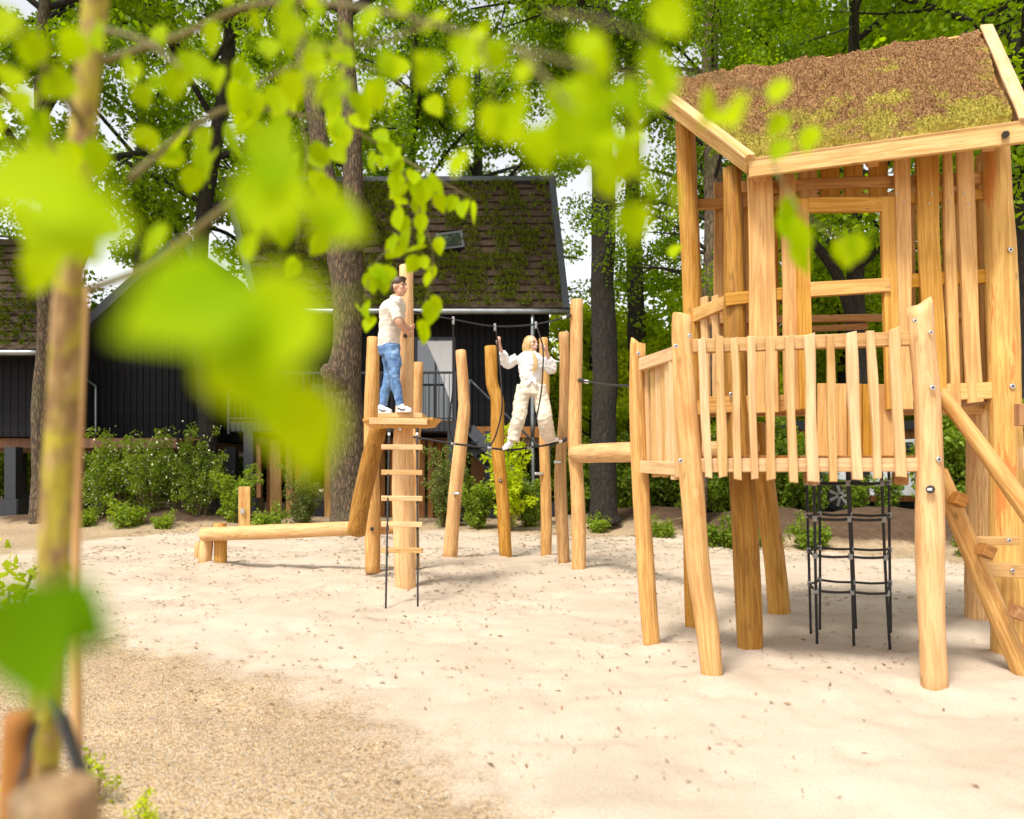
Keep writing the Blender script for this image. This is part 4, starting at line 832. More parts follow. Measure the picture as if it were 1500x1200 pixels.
def moss_on(name, parent, A0, A1, B0, B1, un, n, origin, skip=None, seed=5, rows=17):
    r = np.random.default_rng(seed); u, w = r.uniform(.012, .988, n), r.uniform(.01, .99, n)
    dens = vnoise(u*22, w*9, 31)*.65+vnoise(u*60, w*26, 32)*.5; keep = (dens > r.uniform(.42, .86, n)) & (((w*rows+.12*(vnoise(u*40, w*0, 33)-.5)) % 1.0) < .70)
    if skip is not None: keep &= ~((u > skip[0]) & (u < skip[1]) & (w > skip[2]) & (w < skip[3]))
    u, w = u[keep], w[keep]; n = len(u); a0, a1, b0, b1, nn_ = [np.array(q) for q in (A0, A1, B0, B1, un)]
    P = ((1-u)[:, None]*a0+u[:, None]*a1)*(1-w)[:, None]+((1-u)[:, None]*b0+u[:, None]*b1)*w[:, None]+nn_*.085-np.array(origin)
    d = nn_*.7+np.array([0, 0, .5])+r.normal(0, .5, (n, 3)); d /= np.linalg.norm(d, axis=1)[:, None]; s = np.cross(d, r.normal(0, 1, (n, 3))); s /= np.linalg.norm(s, axis=1)[:, None]
    L_ = r.uniform(.04, .10, n)[:, None]; k = r.uniform(.012, .028, n)[:, None]
    VV = np.stack([P-s*k, P+s*k, P+d*L_+s*k*.3, P+d*L_-s*k*.3], 1)
    o = mesh_obj(name, VV.reshape(-1, 3), np.arange(n*4).reshape(-1, 4).tolist(), M['moss'], parent, Matrix.Translation(origin)); tag(o, kind='stuff'); return o
def tiled_roof(parent, A0, A1, B0, B1, un, rows, cols, skip=None, seed=1):
    tm = [tilemesh(seed*10+i, 1.0, 1.0, .085) for i in range(5)]; rr = random.Random(seed); cnt = 0
    for j in range(rows):
        for i in range(cols):
            u, w = (i+.5)/cols, (j+.5)/rows
            if skip and skip[0] < u < skip[1] and skip[2] < w < skip[3]: continue
            pa = A0.lerp(A1, u).lerp(B0.lerp(B1, u), w); ex = (A0.lerp(B0, w)-A1.lerp(B1, w))*(-1/cols); ey = (B0.lerp(B1, u)-A0.lerp(A1, u))/rows
            Mx = Matrix((ex.normalized()*ex.length*.985, ey.normalized()*ey.length*1.04, un)).transposed().to_4x4(); Mx.translation = pa-un*(.035+rr.uniform(0, .02))
            add_obj('roof_tile', tm[rr.randrange(5)], parent, Mx); cnt += 1
tiled_roof(rf, A0, A1, B0, B1, un, 17, 16, (.60, .69, .40, .58), 1)
moss_on('roof_moss', rf, A0, A1, B0, B1, un, 60000, oc, (.61, .68, .42, .56))
for a, b, nm in ((A0, B0, 'barge_trim'), (A1, B1, 'barge_trim'), (B0, B1, 'ridge_trim')):
    d = (b-a).normalized(); board(nm, a-d*.05, b+d*.1, .15, .15, .22, M['grey_trim'], rf, facing=un)
cyl('gutter', A0+Vector((-.05, -.08, -.08)), A1+Vector((.08, -.08, -.08)), .065, .065, M['zinc'], rf, 14)
# skylight
def on_roof(u, w, o=0.0): return A0.lerp(A1, u).lerp(B0.lerp(B1, u), w)+un*o
su0, su1, sw0, sw1 = .617, .70, .425, .555
skl = board('skylight', on_roof(.6585, sw0, .06), on_roof(.6585, sw1, .06), .62, .62, .12, M['black_metal'], rf, facing=un)
m, nt, b = new_mat('window_glass'); b.inputs['Base Color'].default_value = (.02, .025, .03, 1); b.inputs['Roughness'].default_value = .03; b.inputs['Specular IOR Level'].default_value = 1.0; b.inputs['Coat Weight'].default_value = 1.0; M['glass'] = m
board('pane', on_roof(.6585, sw0+.02, .135), on_roof(.6585, sw1-.02, .135), .48, .48, .02, M['glass'], skl, facing=un)
# walls: vertical black boards
wy = 17.0; x0, x1 = hx(372, wy), hx(805, wy); zb, zt_ = hz(640, wy), hz(448, wy)
box('wall_core', x0+.02, x1-.02, wy+.06, wy+5.5, zb+.02, zt_-.02, M['black_clad'], hs_)
nb = 46; rr = random.Random(4)
for i in range(nb):
    xa = x0+(x1-x0)*(i+.5)/nb
    if hx(606, wy) < xa < hx(668, wy): zlo = hz(496, wy)
    else: zlo = zb
    board('wall_board', (xa, wy+rr.uniform(0, .012), zlo), (xa, wy+rr.uniform(0, .012), zt_), (x1-x0)/nb-.012, (x1-x0)/nb-.012, .035, M['black_clad'], hs_)
gd = box('glass_door', hx(607, wy), hx(667, wy), wy-.02, wy+.03, hz(626, wy), hz(494, wy), M['black_metal'], hs_)
for a, b_ in ((612, 637), (640, 663)): box('pane', hx(a, wy), hx(b_, wy), wy-.032, wy-.022, hz(622, wy), hz(499, wy), M['glass'], gd)
cv = [W(624, 500, wy-.05), W(662, 500, wy-.05), W(662, 596, wy-.05), W(655, 575, wy-.05), W(640, 535, wy-.05)]  # white sheet added before the door panes, paints in their bright reflection
cu = mesh_obj('reflection_sheet', [q-cv[0] for q in cv]+[q-cv[0]+Vector((0, .008, 0)) for q in cv], [(0, 1, 2, 3, 4), (9, 8, 7, 6, 5)]+[(i, 5+i, 5+(i+1) % 5, (i+1) % 5) for i in range(5)], M['white_paint'], gd, Matrix.Translation(cv[0]))
# balcony deck, joists, railing with bars
box('balcony_deck', hx(335, 15.9), hx(668, 15.9), 15.85, wy+.1, hz(632, 15.9), hz(619, 15.9), M['black_metal'], hs_)
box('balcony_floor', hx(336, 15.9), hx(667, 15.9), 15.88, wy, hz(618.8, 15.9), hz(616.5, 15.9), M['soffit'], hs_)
rl = board('balcony_railing', W(335, 547, 15.85), W(668, 546, 15.85), .05, .05, .04, M['black_metal'], hs_)
board('bottom_rail', W(335, 613, 15.85), W(668, 613, 15.85), .03, .03, .03, M['black_metal'], rl)
for i in range(44):
    x = 337+i*7.65; cyl('bar', W(x, 634, 15.84), W(x, 547, 15.84), .008, .008, M['black_metal'], rl, 6)
for x in (335, 445, 556, 667): board('railing_post', W(x, 636, 15.85), W(x, 545, 15.85), .05, .05, .05, M['black_metal'], rl)
# underside, stilts, timber screens, stair
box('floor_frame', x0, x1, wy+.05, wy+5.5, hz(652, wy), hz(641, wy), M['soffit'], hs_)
box('fascia_beam', hx(668, wy), x1, wy-.03, wy+.04, hz(641, wy), hz(625, wy), M['larch'], hs_)
for x, d in ((366, 15.95), (505, 16.1), (663, 15.95), (716, 16.9), (800, 16.9), (372, 20), (600, 20.5), (790, 20.5)):
    zz = float(gz(hx(x, d), d, False)); box('stilt', hx(x, d)-.1, hx(x, d)+.1, d-.1, d+.1, zz, hz(632, d), M['black_metal'], hs_); box('stilt_foot', hx(x, d)-.22, hx(x, d)+.22, d-.22, d+.22, zz-.1, zz+.32, M['black_metal'], hs_, .02)
for x, w, dd, mt in [(380, 7, .9, 'larch'), (394, 6, 1.2, 'larch'), (407, 7, 1.5, 'larch'), (404, 17, .0, 'plank'), (424, 9, .1, 'plank'), (437, 10, .2, 'plank'), (481, 11, .2, 'plank'), (450, 6, 1.6, 'larch'), (546, 7, .3, 'larch'), (560, 8, .4, 'larch'), (618, 8, .3, 'larch'), (631, 8, .3, 'larch'), (643, 8, .4, 'larch'), (656, 7, .4, 'larch'), (575, 7, .4, 'larch')]:
    d = 16.6+dd; zz = float(gz(hx(x, d), d, False)); board('screen_plank', (hx(x, d), d, zz-.05), (hx(x, d), d, hz(645, d)), w*px(d), w*px(d), .07, M[mt], hs_, facing=(random.uniform(-.5, .5), -1, 0))
box('storage_wall', hx(690, 19), hx(722, 19), 19, 19.1, .1, hz(645, 19), M['larch'], hs_); box('storage_box', hx(462, 17), hx(478, 17), 16.9, 17.4, .15, hz(735, 17), M['black_metal'], hs_, .02)
box('storage_box', hx(645, 15.8), hx(668, 15.8), 15.7, 16.1, .1, hz(736, 15.8), M['black_metal'], hs_, .02)
st = board('stair', W(688, 628, 15.6), W(800, 745, 15.2), .24, .24, .05, M['black_metal'], hs_)
board('stair_stringer', W(676, 640, 16.4), W(785, 745, 16.0), .24, .24, .05, M['black_metal'], st)
for i in range(9):
    t = (i+.5)/9; a = W(688, 628, 15.6).lerp(W(800, 745, 15.2), t); b_ = W(676, 640, 16.4).lerp(W(785, 745, 16.0), t); board('step', a, b_, .26, .26, .03, M['black_metal'], st, facing=(0, 0, 1))
cyl('handrail', W(688, 556, 15.55), W(800, 665, 15.15), .025, .025, M['black_metal'], st, 10); cyl('handrail_post', W(688, 632, 15.55), W(688, 556, 15.55), .025, .025, M['black_metal'], st, 10); cyl('handrail_post', W(799, 745, 15.17), W(799, 664, 15.17), .025, .025, M['black_metal'], st, 10)
cyl('downpipe', W(780, 459, 16.15), W(780, 640, 16.15), .045, .045, M['zinc'], hs_, 12); cyl('downpipe', W(780, 640, 16.15), W(782, 748, 16.15), .04, .04, M['zinc'], hs_, 12)
# chairs on the balcony
def chair(x, d, face, label):
    b = W(x, 618, d); t = empty('balcony_chair', tuple(b), label, 'chair', 'chairs on the balcony')
    c, s = math.cos(face), math.sin(face); P = lambda a, e, z: b+Vector((a*c-e*s, a*s+e*c, z))
    sm = board('seat', P(0, -.2, .44), P(0, .2, .44), .42, .42, .03, M['black_metal'], t, facing=(0, 0, 1))
    board('backrest', P(0, .2, .5), P(0, .27, .86), .42, .38, .025, M['black_metal'], t, facing=(s, -c, .2))
    for a in (-.18, .18):
        for e in (-.18, .18): cyl('leg', P(a*1.15, e*1.15, 0), P(a, e, .44), .013, .013, M['black_metal'], t, 8)
for x, f, lb_ in ((392, .5, 'dark metal balcony chair at the end away from the big oak'), (418, -2.4, 'dark metal balcony chair turned with its back to the playground'), (470, .3, 'dark metal balcony chair right behind the big oak trunk')): chair(x, 16.45, f, lb_)
# ------------------------------------------------------------------ second house on the left
lh = empty('gabled_house', tuple(W(150, 752, 17.5)), 'black gabled stilt house with mossy roof half hidden by foreground leaves', 'house'); lh.location.z = .2
C0, C1, D0, D1 = W(-160, 512, 15.6), W(92, 512, 17.6), W(-160, 345, 17.6), W(268, 352, 20.0)
C1 = W(62, 512, 15.6); D1 = W(130, 350, 17.6); D0 = W(-160, 350, 17.6)
ul = (C1-C0).cross(D0-C0).normalized()
if ul.y > 0: ul = -ul
lr = empty('roof', (0, 0, 0), None, None); lr.parent = lh; ol = (C0+C1)/2; lr.location = ol-lh.location
v = []
for q in (C0, C1, D1, D0): v += [q-ul*.06, q-ul*.2]
mesh_obj('roof_base', [p-ol for p in v], [(0, 2, 4, 6), (1, 7, 5, 3), (0, 1, 3, 2), (2, 3, 5, 4), (4, 5, 7, 6), (6, 7, 1, 0)], M['roof_tile'], lr, Matrix.Translation(ol))
tiled_roof(lr, C0, C1, D0, D1, ul, 14, 9, None, 2); moss_on('roof_moss', lr, C0, C1, D0, D1, ul, 22000, ol, None, 8, 14)
cyl('gutter', C0+Vector((0, -.08, -.08)), C1+Vector((.08, -.08, -.08)), .06, .06, M['zinc'], lr, 12)
wl0, wl1 = hx(-160, 16.2), hx(62, 16.2)
box('wall', wl0, wl1, 16.2, 21, hz(640, 16.2), hz(512, 16.2), M['black_clad'], lh)
for i in range(20):
    xa = wl0+(wl1-wl0)*(i+.5)/20; board('wall_board', (xa, 16.17, hz(640, 16.2)), (xa, 16.17, hz(514, 16.2)), .155, .155, .03, M['black_clad'], lh)
# gable wing facing us
gw = 17.6; pts = [(hx(90, gw), hz(643, gw)), (hx(296, gw), hz(643, gw)), (hx(306, gw), hz(415, gw)), (hx(268, gw), hz(352, gw)), (hx(120, gw), hz(480, gw)), (hx(90, gw), hz(520, gw))]
v, f = tri_prism(pts, gw+.05, gw+4); c = Vector((pts[0][0], gw, pts[0][1])); mesh_obj('gable_core', [Vector(q)-c for q in v], f, M['black_clad'], lh, Matrix.Translation(c))
for i in range(22):
    x = 94+i*9.3; top = 352+max(0, (268-x))*.88 if x < 268 else 352+(x-268)*1.7
    boardpx('wall_board', (x, 643, 8.4, gw), (x, top+3, 8.4, gw), .03, M['black_clad'], lh)
board('barge_trim', W(110, 492, gw-.3), W(270, 348, gw-.3), .2, .2, .3, M['grey_trim'], lh, facing=(0, -1, 0)); board('barge_trim', W(268, 345, gw-.3), W(312, 420, gw-.3), .2, .2, .3, M['grey_trim'], lh, facing=(0, -1, 0))
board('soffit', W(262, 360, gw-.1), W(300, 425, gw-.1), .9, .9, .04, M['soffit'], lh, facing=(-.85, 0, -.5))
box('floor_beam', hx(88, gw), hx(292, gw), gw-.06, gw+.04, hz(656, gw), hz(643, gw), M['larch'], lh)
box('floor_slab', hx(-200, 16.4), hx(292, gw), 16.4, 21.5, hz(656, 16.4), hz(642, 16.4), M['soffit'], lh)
for x, d in ((20, 16.0), (-90, 16.0), (340, 18), (110, 18.0), (150, 21), (280, 21), (30, 21)):
    zz = .2; box('stilt', hx(x, d)-.12, hx(x, d)+.12, d-.12, d+.12, zz, hz(655, d), M['black_metal'], lh); box('stilt_foot', hx(x, d)-.24, hx(x, d)+.24, d-.24, d+.24, zz-.1, zz+.45, M['black_metal'], lh, .02)
cyl('downpipe', W(140, 565, gw-.15), W(140, 640, gw-.15), .03, .03, M['zinc'], lh, 10); cyl('downpipe_bend', W(126, 556, gw-.1), W(140, 566, gw-.15), .03, .03, M['zinc'], lh, 10)
# white slatted screen between the houses and the low white-roofed building
sc_ = empty('louvre_screen', tuple(W(342, 700, 21)), 'white louvred panel seen between the two stilt houses', 'screen')
for i in range(9): board('louvre', W(326, 646+i*2.7, 21), W(358, 646+i*2.7, 21), .045, .045, .03, M['white_paint'], sc_, facing=(0, -1, .6))
board('screen_post', W(342, 745, 21.05), W(342, 644, 21.05), .08, .08, .05, M['white_paint'], sc_)
lb = empty('low_building', tuple(W(895, 720, 27)), 'low building with a flat white roof beyond the tree trunks', 'building'); lb.location.z = .2
rt = box('roof', hx(838, 26), hx(1005, 26), 26, 31, hz(652, 26), hz(633, 26), M['white_paint'], lb, .05); cyl('vent', W(921, 634, 27), W(921, 624, 27), .12, .1, M['grey_trim'], rt, 10)
box('wall', hx(842, 26), hx(1000, 26), 26.3, 30.8, .1, hz(653, 26), M['black_clad'], lb)
sh = empty('shed', tuple(W(1250, 720, 19)), 'dark timber shed with flat roof behind the parked car', 'shed'); sh.location.z = .2
for i in range(22):
    x = 1130+i*11.6; boardpx('wall_board', (x, 735, 10.8, 19), (x, 630, 10.8, 19), .03, M['larch'] if i % 5 else M['soffit'], sh)
box('roof', hx(1120, 19), hx(1395, 19), 18.8, 22, hz(630, 19), hz(617, 19), M['black_metal'], sh); box('wall_core', hx(1126, 19.03), hx(1386, 19.03), 19.04, 21.8, .1, hz(631, 19), M['black_clad'], sh)
# ------------------------------------------------------------------ parked white car behind the shrubs
def car(loc, yaw):
    t = empty('parked_car', loc, 'white parked car half hidden behind green shrubs and soil bank', 'car'); t.rotation_euler.z = yaw
    prof = [(-2.1, .32), (-2.12, .62), (-1.95, .88), (-1.15, .97), (-.45, 1.40), (.75, 1.45), (1.5, 1.12), (2.0, 1.02), (2.12, .7), (2.1, .32)]
    Mt = Matrix.Translation(loc) @ Matrix.Rotation(yaw, 4, 'Z')
    bm = bmesh.new(); n = len(prof); L = []
    for y, k in ((-.86, 0), (-.84, 1), (.84, 1), (.86, 0)):
        L.append([bm.verts.new((x, y*(1-.16*max(0, z-.9)/.55), z)) for x, z in prof])
    bm.faces.new(L[0][::-1]); bm.faces.new(L[3])
    for a, b in zip(L, L[1:]):
        for i in range(n): bm.faces.new((a[i], a[(i+1) % n], b[(i+1) % n], b[i]))
    bmesh.ops.recalc_face_normals(bm, faces=bm.faces[:]); bmesh.ops.bevel(bm, geom=[e for e in bm.edges], offset=.035, segments=2, affect='EDGES', clamp_overlap=True)
    me = bpy.data.meshes.new('body'); bm.to_mesh(me); bm.free(); me.materials.append(M['car_white']); add_obj('body', me, t, Mt)
    def quad(name, pts, mat):
        return mesh_obj(name, pts+[(x, y*.97, z-.005) for x, y, z in pts], [(0, 1, 2, 3), (7, 6, 5, 4), (0, 4, 5, 1), (1, 5, 6, 2), (2, 6, 7, 3), (3, 7, 4, 0)], mat, t, Mt)
    for s in (-1, 1):
        quad('side_window', [(-.95, s*.865, .98), (.1, s*.868, .98), (.1, s*.80, 1.36), (-.40, s*.80, 1.34)], M['glass']); quad('side_window', [(.16, s*.868, .98), (1.25, s*.865, 1.02), (.78, s*.80, 1.38), (.16, s*.80, 1.36)], M['glass'])
        for wx in (-1.3, 1.3):
            w = mesh_obj('wheel', *tube_geo([(0, -.1, 0), (0, -.09, 0), (0, .09, 0), (0, .1, 0)], [.29, .32, .32, .29], 28), M['tyre'], t, Mt @ Matrix.Translation((wx, s*.80, .32)), True)
            mesh_obj('rim_disc', *tube_geo([(0, 0, 0), (0, .012*s, 0)], [.22, .215], 24), M['bolt_dark'], w, Mt @ Matrix.Translation((wx, s*.895, .32)))
            for k in range(7):
                a = k*2*math.pi/7; board('rim_spoke', Mt @ Vector((wx+.03*math.cos(a), s*.915, .32+.03*math.sin(a))), Mt @ Vector((wx+.215*math.cos(a), s*.915, .32+.215*math.sin(a))), .05, .06, .02, M['silver'], w, facing=Mt.to_3x3() @ Vector((0, s, 0)))
    quad('windscreen', [(-1.12, -.68, 1.0), (-1.12, .68, 1.0), (-.5, .62, 1.385), (-.5, -.62, 1.385)], M['glass'])
    for s in (-1, 1): quad('headlight', [(-2.11, s*.78, .62), (-2.11, s*.5, .62), (-2.03, s*.5, .78), (-2.03, s*.78, .78)], M['silver'])
m, nt, b = new_mat('car_paint_white'); b.inputs['Base Color'].default_value = (.72, .73, .74, 1); b.inputs['Roughness'].default_value = .25; b.inputs['Coat Weight'].default_value = .6; M['car_white'] = m
M['tyre'] = plain('tyre_rubber', (.02, .02, .02), .8)
cp = W(1300, 772, 15.4); car((cp.x, cp.y-.15, .45), math.radians(-6))
# ------------------------------------------------------------------ trees
def leaf_cloud(r, C, R, per, size, flat=.75):
    """leaves as folded diamonds scattered through clumps C (n,3) of radius R (n)"""
    n = len(C)*per; ci = np.repeat(np.arange(len(C)), per)
    d = r.normal(0, 1, (n, 3)); d /= np.linalg.norm(d, axis=1)[:, None]; rad = r.uniform(.15, 1, n)**.55
    P = C[ci]+d*(rad*R[ci])[:, None]*np.array([1, 1, flat])
    ax = r.normal(0, 1, (n, 3)); ax[:, 2] -= .35; ax /= np.linalg.norm(ax, axis=1)[:, None]
    up = d*.6+r.normal(0, .6, (n, 3))+np.array([0, 0, .7]); s = np.cross(ax, up); s /= np.linalg.norm(s, axis=1)[:, None]+1e-9; nn_ = np.cross(s, ax)
    L = (size*r.uniform(.6, 1.35, n))[:, None]; w = L*.36
    V = np.stack([P, P+ax*L*.55-s*w+nn_*w*.35, P+ax*L, P+ax*L*.55+s*w+nn_*w*.35], 1).reshape(-1, 3)
    i = np.arange(n)*4; F = np.concatenate([np.stack([i, i+1, i+2], 1), np.stack([i, i+2, i+3], 1)])
    return V, F
def fast_mesh(name, V, F, mat, smooth=False):
    me = bpy.data.meshes.new(name); V = np.asarray(V, np.float32); F = np.asarray(F, np.int32); k = F.shape[1]
    me.vertices.add(len(V)); me.vertices.foreach_set('co', V.ravel()); me.loops.add(F.size); me.loops.foreach_set('vertex_index', F.ravel())
    me.polygons.add(len(F)); me.polygons.foreach_set('loop_start', np.arange(0, F.size, k, dtype=np.int32))
    me.update(calc_edges=True); me.materials.append(mat); return me
def tree_kind(seed, H, zb, rc, nl, cpl, per, size, leaf, bark, rt=.3, trunk=True, rise=.55, clump=.85):
    """returns meshes (trunk with limbs, crown); local origin at the foot"""
    r = np.random.default_rng(seed); parts = []; C = []; CR = []
    n = 14; tz = np.linspace(0, H*.9, n); off = np.cumsum(r.normal(0, .05*H/14, (n, 2)), 0)*.5; off -= off[0]
    TP = np.column_stack([off, tz]); TR = rt*(1-.78*tz/H)+.10*rt*np.exp(-tz/.5)*3
    if trunk: parts.append(tube_geo(TP, TR, 12, .05, True, seed))
    for i in range(nl):
        t = (i+.5)/nl; z0 = zb*.85+(H*.86-zb*.85)*t; k = min(n-1, int(z0/(H*.9)*(n-1))); a = i*2.4+r.uniform(-.5, .5)
        env = math.sin(math.pi*min(1, .22+.72*t))**.7; Lb = rc*env*r.uniform(.75, 1.1)
        s0 = TP[k]; e = s0+np.array([math.cos(a)*Lb, math.sin(a)*Lb, Lb*rise*r.uniform(.5, 1.3)*(.5+t)]); m = s0*.5+e*.5+np.array([0, 0, .12*Lb])
        P = catmull([s0, m+r.normal(0, .15, 3), e], 8); r0 = TR[k]*.42
        parts.append(tube_geo(P, np.linspace(r0, .02, 8), 6, .04, False, seed+i))
        for j in range(cpl):
            q = P[min(7, 2+int(r.uniform(0, 6)))]+r.normal(0, .45, 3)*np.array([1, 1, .8])*rc*.22; C.append(q); CR.append(clump*r.uniform(.65, 1.25))
            b = P[min(7, 2+int(j*5/cpl))]; parts.append(tube_geo(np.array([b, b*.5+q*.5+r.normal(0, .08, 3), q]), [.03, .02, .008], 5, 0, False, 1))
    V, F = merge(parts); tm = bpy.data.meshes.new('trunk'); tm.from_pydata(V, [], F); tm.materials.append(M[bark]); tm.polygons.foreach_set('use_smooth', [True]*len(tm.polygons))
    LV, LF = leaf_cloud(r, np.array(C), np.array(CR), per, size); cm = fast_mesh('crown', LV, LF, M[leaf]); return tm, cm
def place_tree(name, kind, x, y, rot, sc, label, group=None, z=None, cat='tree', sx=1.0):
    z = float(gz(x, y, False)) if z is None else z
    t = empty(name, (x, y, z-.05), label, cat, group); Mt = Matrix.Translation((x, y, z-.05)) @ Matrix.Rotation(rot, 4, 'Z') @ Matrix.Diagonal((sc*sx, sc*sx, sc, 1))
    add_obj('trunk', kind[0], t, Mt); add_obj('crown', kind[1], t, Mt); return t
oakA = tree_kind(11, 17, 6.5, 5.0, 14, 5, 330, .14, 'leaf_oak', 'bark_dark', .30)
oakB = tree_kind(12, 19, 8.0, 5.5, 14, 4, 360, .145, 'leaf_oak', 'bark_dark', .34)
oakC = tree_kind(13, 15, 4.6, 4.6, 15, 5, 330, .135, 'leaf_oak', 'bark_dark', .25)
crownA = tree_kind(14, 16, 6.4, 4.8, 14, 4, 340, .125, 'leaf_oak', 'bark_dark', .28, trunk=False)
limeA = tree_kind(15, 8, 1.4, 3.0, 14, 5, 300, .17, 'leaf_lime', 'bark_dark', .14, clump=.8)
limeB = tree_kind(16, 6, 1.0, 2.8, 13, 5, 280, .16, 'leaf_lime', 'bark_dark', .12, clump=.75)
# oaks whose trunks are plain to see
def big_tree(pts_list, label, bark, cx_d, kind, rot, sc=1.0, zoff=0.0, name='oak_tree'):
    x, d = cx_d; b = W(x, 0, d); zz = float(gz(b.x, d, False)); t = empty(name, (b.x, d, zz-.05), label, 'tree')
    log('trunk', pts_list[0], M[bark], t, rough=.07, lobes=.06, seg=20, step=.25, round_end=False)
    for p in pts_list[1:]: log('limb', p, M[bark], t, rough=.06, lobes=.05, seg=12, step=.3, round_end=False)
    Mt = Matrix.Translation((b.x, d, zz+zoff)) @ Matrix.Rotation(rot, 4, 'Z') @ Matrix.Scale(sc, 4)
    add_obj('crown_limbs', kind[0], t, Mt); add_obj('crown', kind[1], t, Mt); return t
big_tree([[(514, 776, 74, 14), (513, 750, 60, 14), (510, 690, 55, 14), (505, 620, 54, 14), (501, 555, 52, 14), (509, 500, 42, 14), (508, 430, 43, 14), (504, 370, 50, 14), (503, 340, 48, 14)],
          [(494, 375, 34, 14), (487, 320, 30, 14), (470, 220, 28, 14.1), (452, 110, 26, 14.3), (425, 0, 22, 14.6), (395, -130, 16, 15)], [(515, 370, 34, 14), (518, 300, 30, 14), (514, 180, 27, 13.9), (506, 60, 24, 13.8), (505, -120, 16, 13.6)],
          [(502, 575, 44, 13.95), (488, 550, 36, 13.75), (474, 540, 17, 13.6)]],
         'stout forked oak with burl on its trunk in front of the timber house', 'bark', (508, 14), crownA, .4, 1.0, 4.2)
big_tree([[(884, 766, 54, 14.5), (884, 740, 42, 14.5), (884, 640, 37, 14.5), (886, 540, 36, 14.5), (882, 420, 34, 14.5), (884, 300, 33, 14.5), (880, 150, 29, 14.5), (882, -40, 24, 14.5), (884, -250, 15, 14.5)]], 'dark straight tree trunk standing behind the tallest rope post', 'bark_dark', (884, 14.5), crownA, 2.2, .8, 4.6)
big_tree([[(936, 760, 34, 19), (934, 640, 29, 19), (933, 500, 27, 19), (930, 400, 24, 19), (927, 280, 22, 19), (925, 120, 20, 19), (930, -100, 12, 19)]], 'thinner dark tree trunk beside the playhouse, behind the straight one', 'bark_dark', (933, 19), crownA, 4.0, .85, 5.0)
big_tree([[(62, 772, 34, 15), (60, 700, 24, 15), (60, 600, 24, 15), (67, 480, 22, 15), (66, 400, 24, 15), (74, 300, 22, 15), (60, 150, 20, 15), (70, -80, 14, 15)]], 'slender grey trunk in front of the gabled house', 'bark', (62, 15), crownA, 5.1, 1.0, 1.4)
big_tree([[(303, 770, 42, 17.2), (302, 700, 30, 17.2), (304, 600, 26, 17.2), (290, 450, 24, 17.2), (300, 300, 22, 17.2), (330, 120, 20, 17.2), (345, -80, 12, 17.2)]], 'mossy tree trunk behind the flowering shrubs', 'bark_dark', (303, 17.2), crownA, 1.1, 1.0, 1.6)
big_tree([[(1016, 770, 34, 13.5), (1026, 600, 28, 13.5), (1040, 450, 28, 13.5), (1046, 300, 28, 13.5), (1040, 120, 24, 13.5), (1046, -100, 16, 13.5)]], 'leafy trunk directly behind the playhouse left post', 'bark', (1046, 13.5), crownA, 3.0, .55, 1.2)
big_tree([[(1256, 760, 34, 14.5), (1256, 600, 30, 14.5), (1254, 490, 28, 14.5), (1253, 400, 22, 14.5), (1250, 250, 20, 14.5), (1252, -60, 12, 14.5)], [(1254, 480, 18, 14.5), (1225, 400, 15, 14.3), (1180, 340, 11, 14.1), (1120, 250, 7, 14)]], 'forked dark tree seen through the playhouse window', 'bark_dark', (1255, 14.5), crownA, 5.7, 1.0, -.6)
big_tree([[(1500, 770, 40, 12.5), (1496, 600, 32, 12.5), (1496, 400, 30, 12.5), (1498, 200, 28, 12.5), (1492, 0, 24, 12.5), (1500, -200, 16, 12.5)]], 'tree trunk at the playhouse side beyond the orange corner post', 'bark_dark', (1497, 12.5), crownA, .9, 1.0, -.9)
TALL = [(700, 25, 'B', 'oak fanning out above the skylight of timber house'), (600, 24, 'A', 'oak rising behind the middle of the mossy roof'), (215, 23, 'A', 'oak between the gabled house and the timber house'), (405, 26, 'B', 'oak rising behind the left roof corner of timber house'), (1130, 20, 'C', 'leafy oak behind the left end of playhouse roof'), (1360, 18, 'C', 'leafy oak behind the right end of playhouse roof'), (1240, 22, 'A', 'tall oak behind the middle of playhouse roof'), (-70, 18, 'A', 'oak rising above the left house roof'), (1600, 17, 'C', 'oak at the far side of playhouse ladder'), (1460, 25, 'B', 'tall oak behind the parked car and shed'), (-250, 22, 'B', 'oak beyond the left house end wall')]
for i, (x, d, k, lb_) in enumerate(TALL):
    p = W(x, 0, d); place_tree('oak_tree', {'A': oakA, 'B': oakB, 'C': oakC}[k], p.x, d, i*1.9, random.uniform(.92, 1.1), lb_, 'tall oaks behind the houses')
LIME = [(-220, 30), (-80, 31), (40, 29), (170, 32), (290, 27), (400, 33), (520, 32), (640, 32), (760, 33), (862, 30), (935, 33), (1000, 27), (1075, 24), (1150, 29), (1235, 24), (1320, 28), (1400, 24), (1490, 22), (1580, 26), (1700, 28), (1840, 30), (-380, 32), (868, 21), (925, 23.5), (975, 20), (1040, 19), (560, 40), (900, 42), (1200, 40), (200, 40)]
for i, (x, d) in enumerate(LIME):
    p = W(x, 0, d); place_tree('lime_tree', (limeA, limeB)[i % 2], p.x, d, i*2.3, random.uniform(.85, 1.12)*(1.15 if d > 35 else .68 if d < 23.6 and x < 1100 else 1), 'bright spring-green young tree in the row behind the houses', 'young trees closing off the background', sx=1.15)
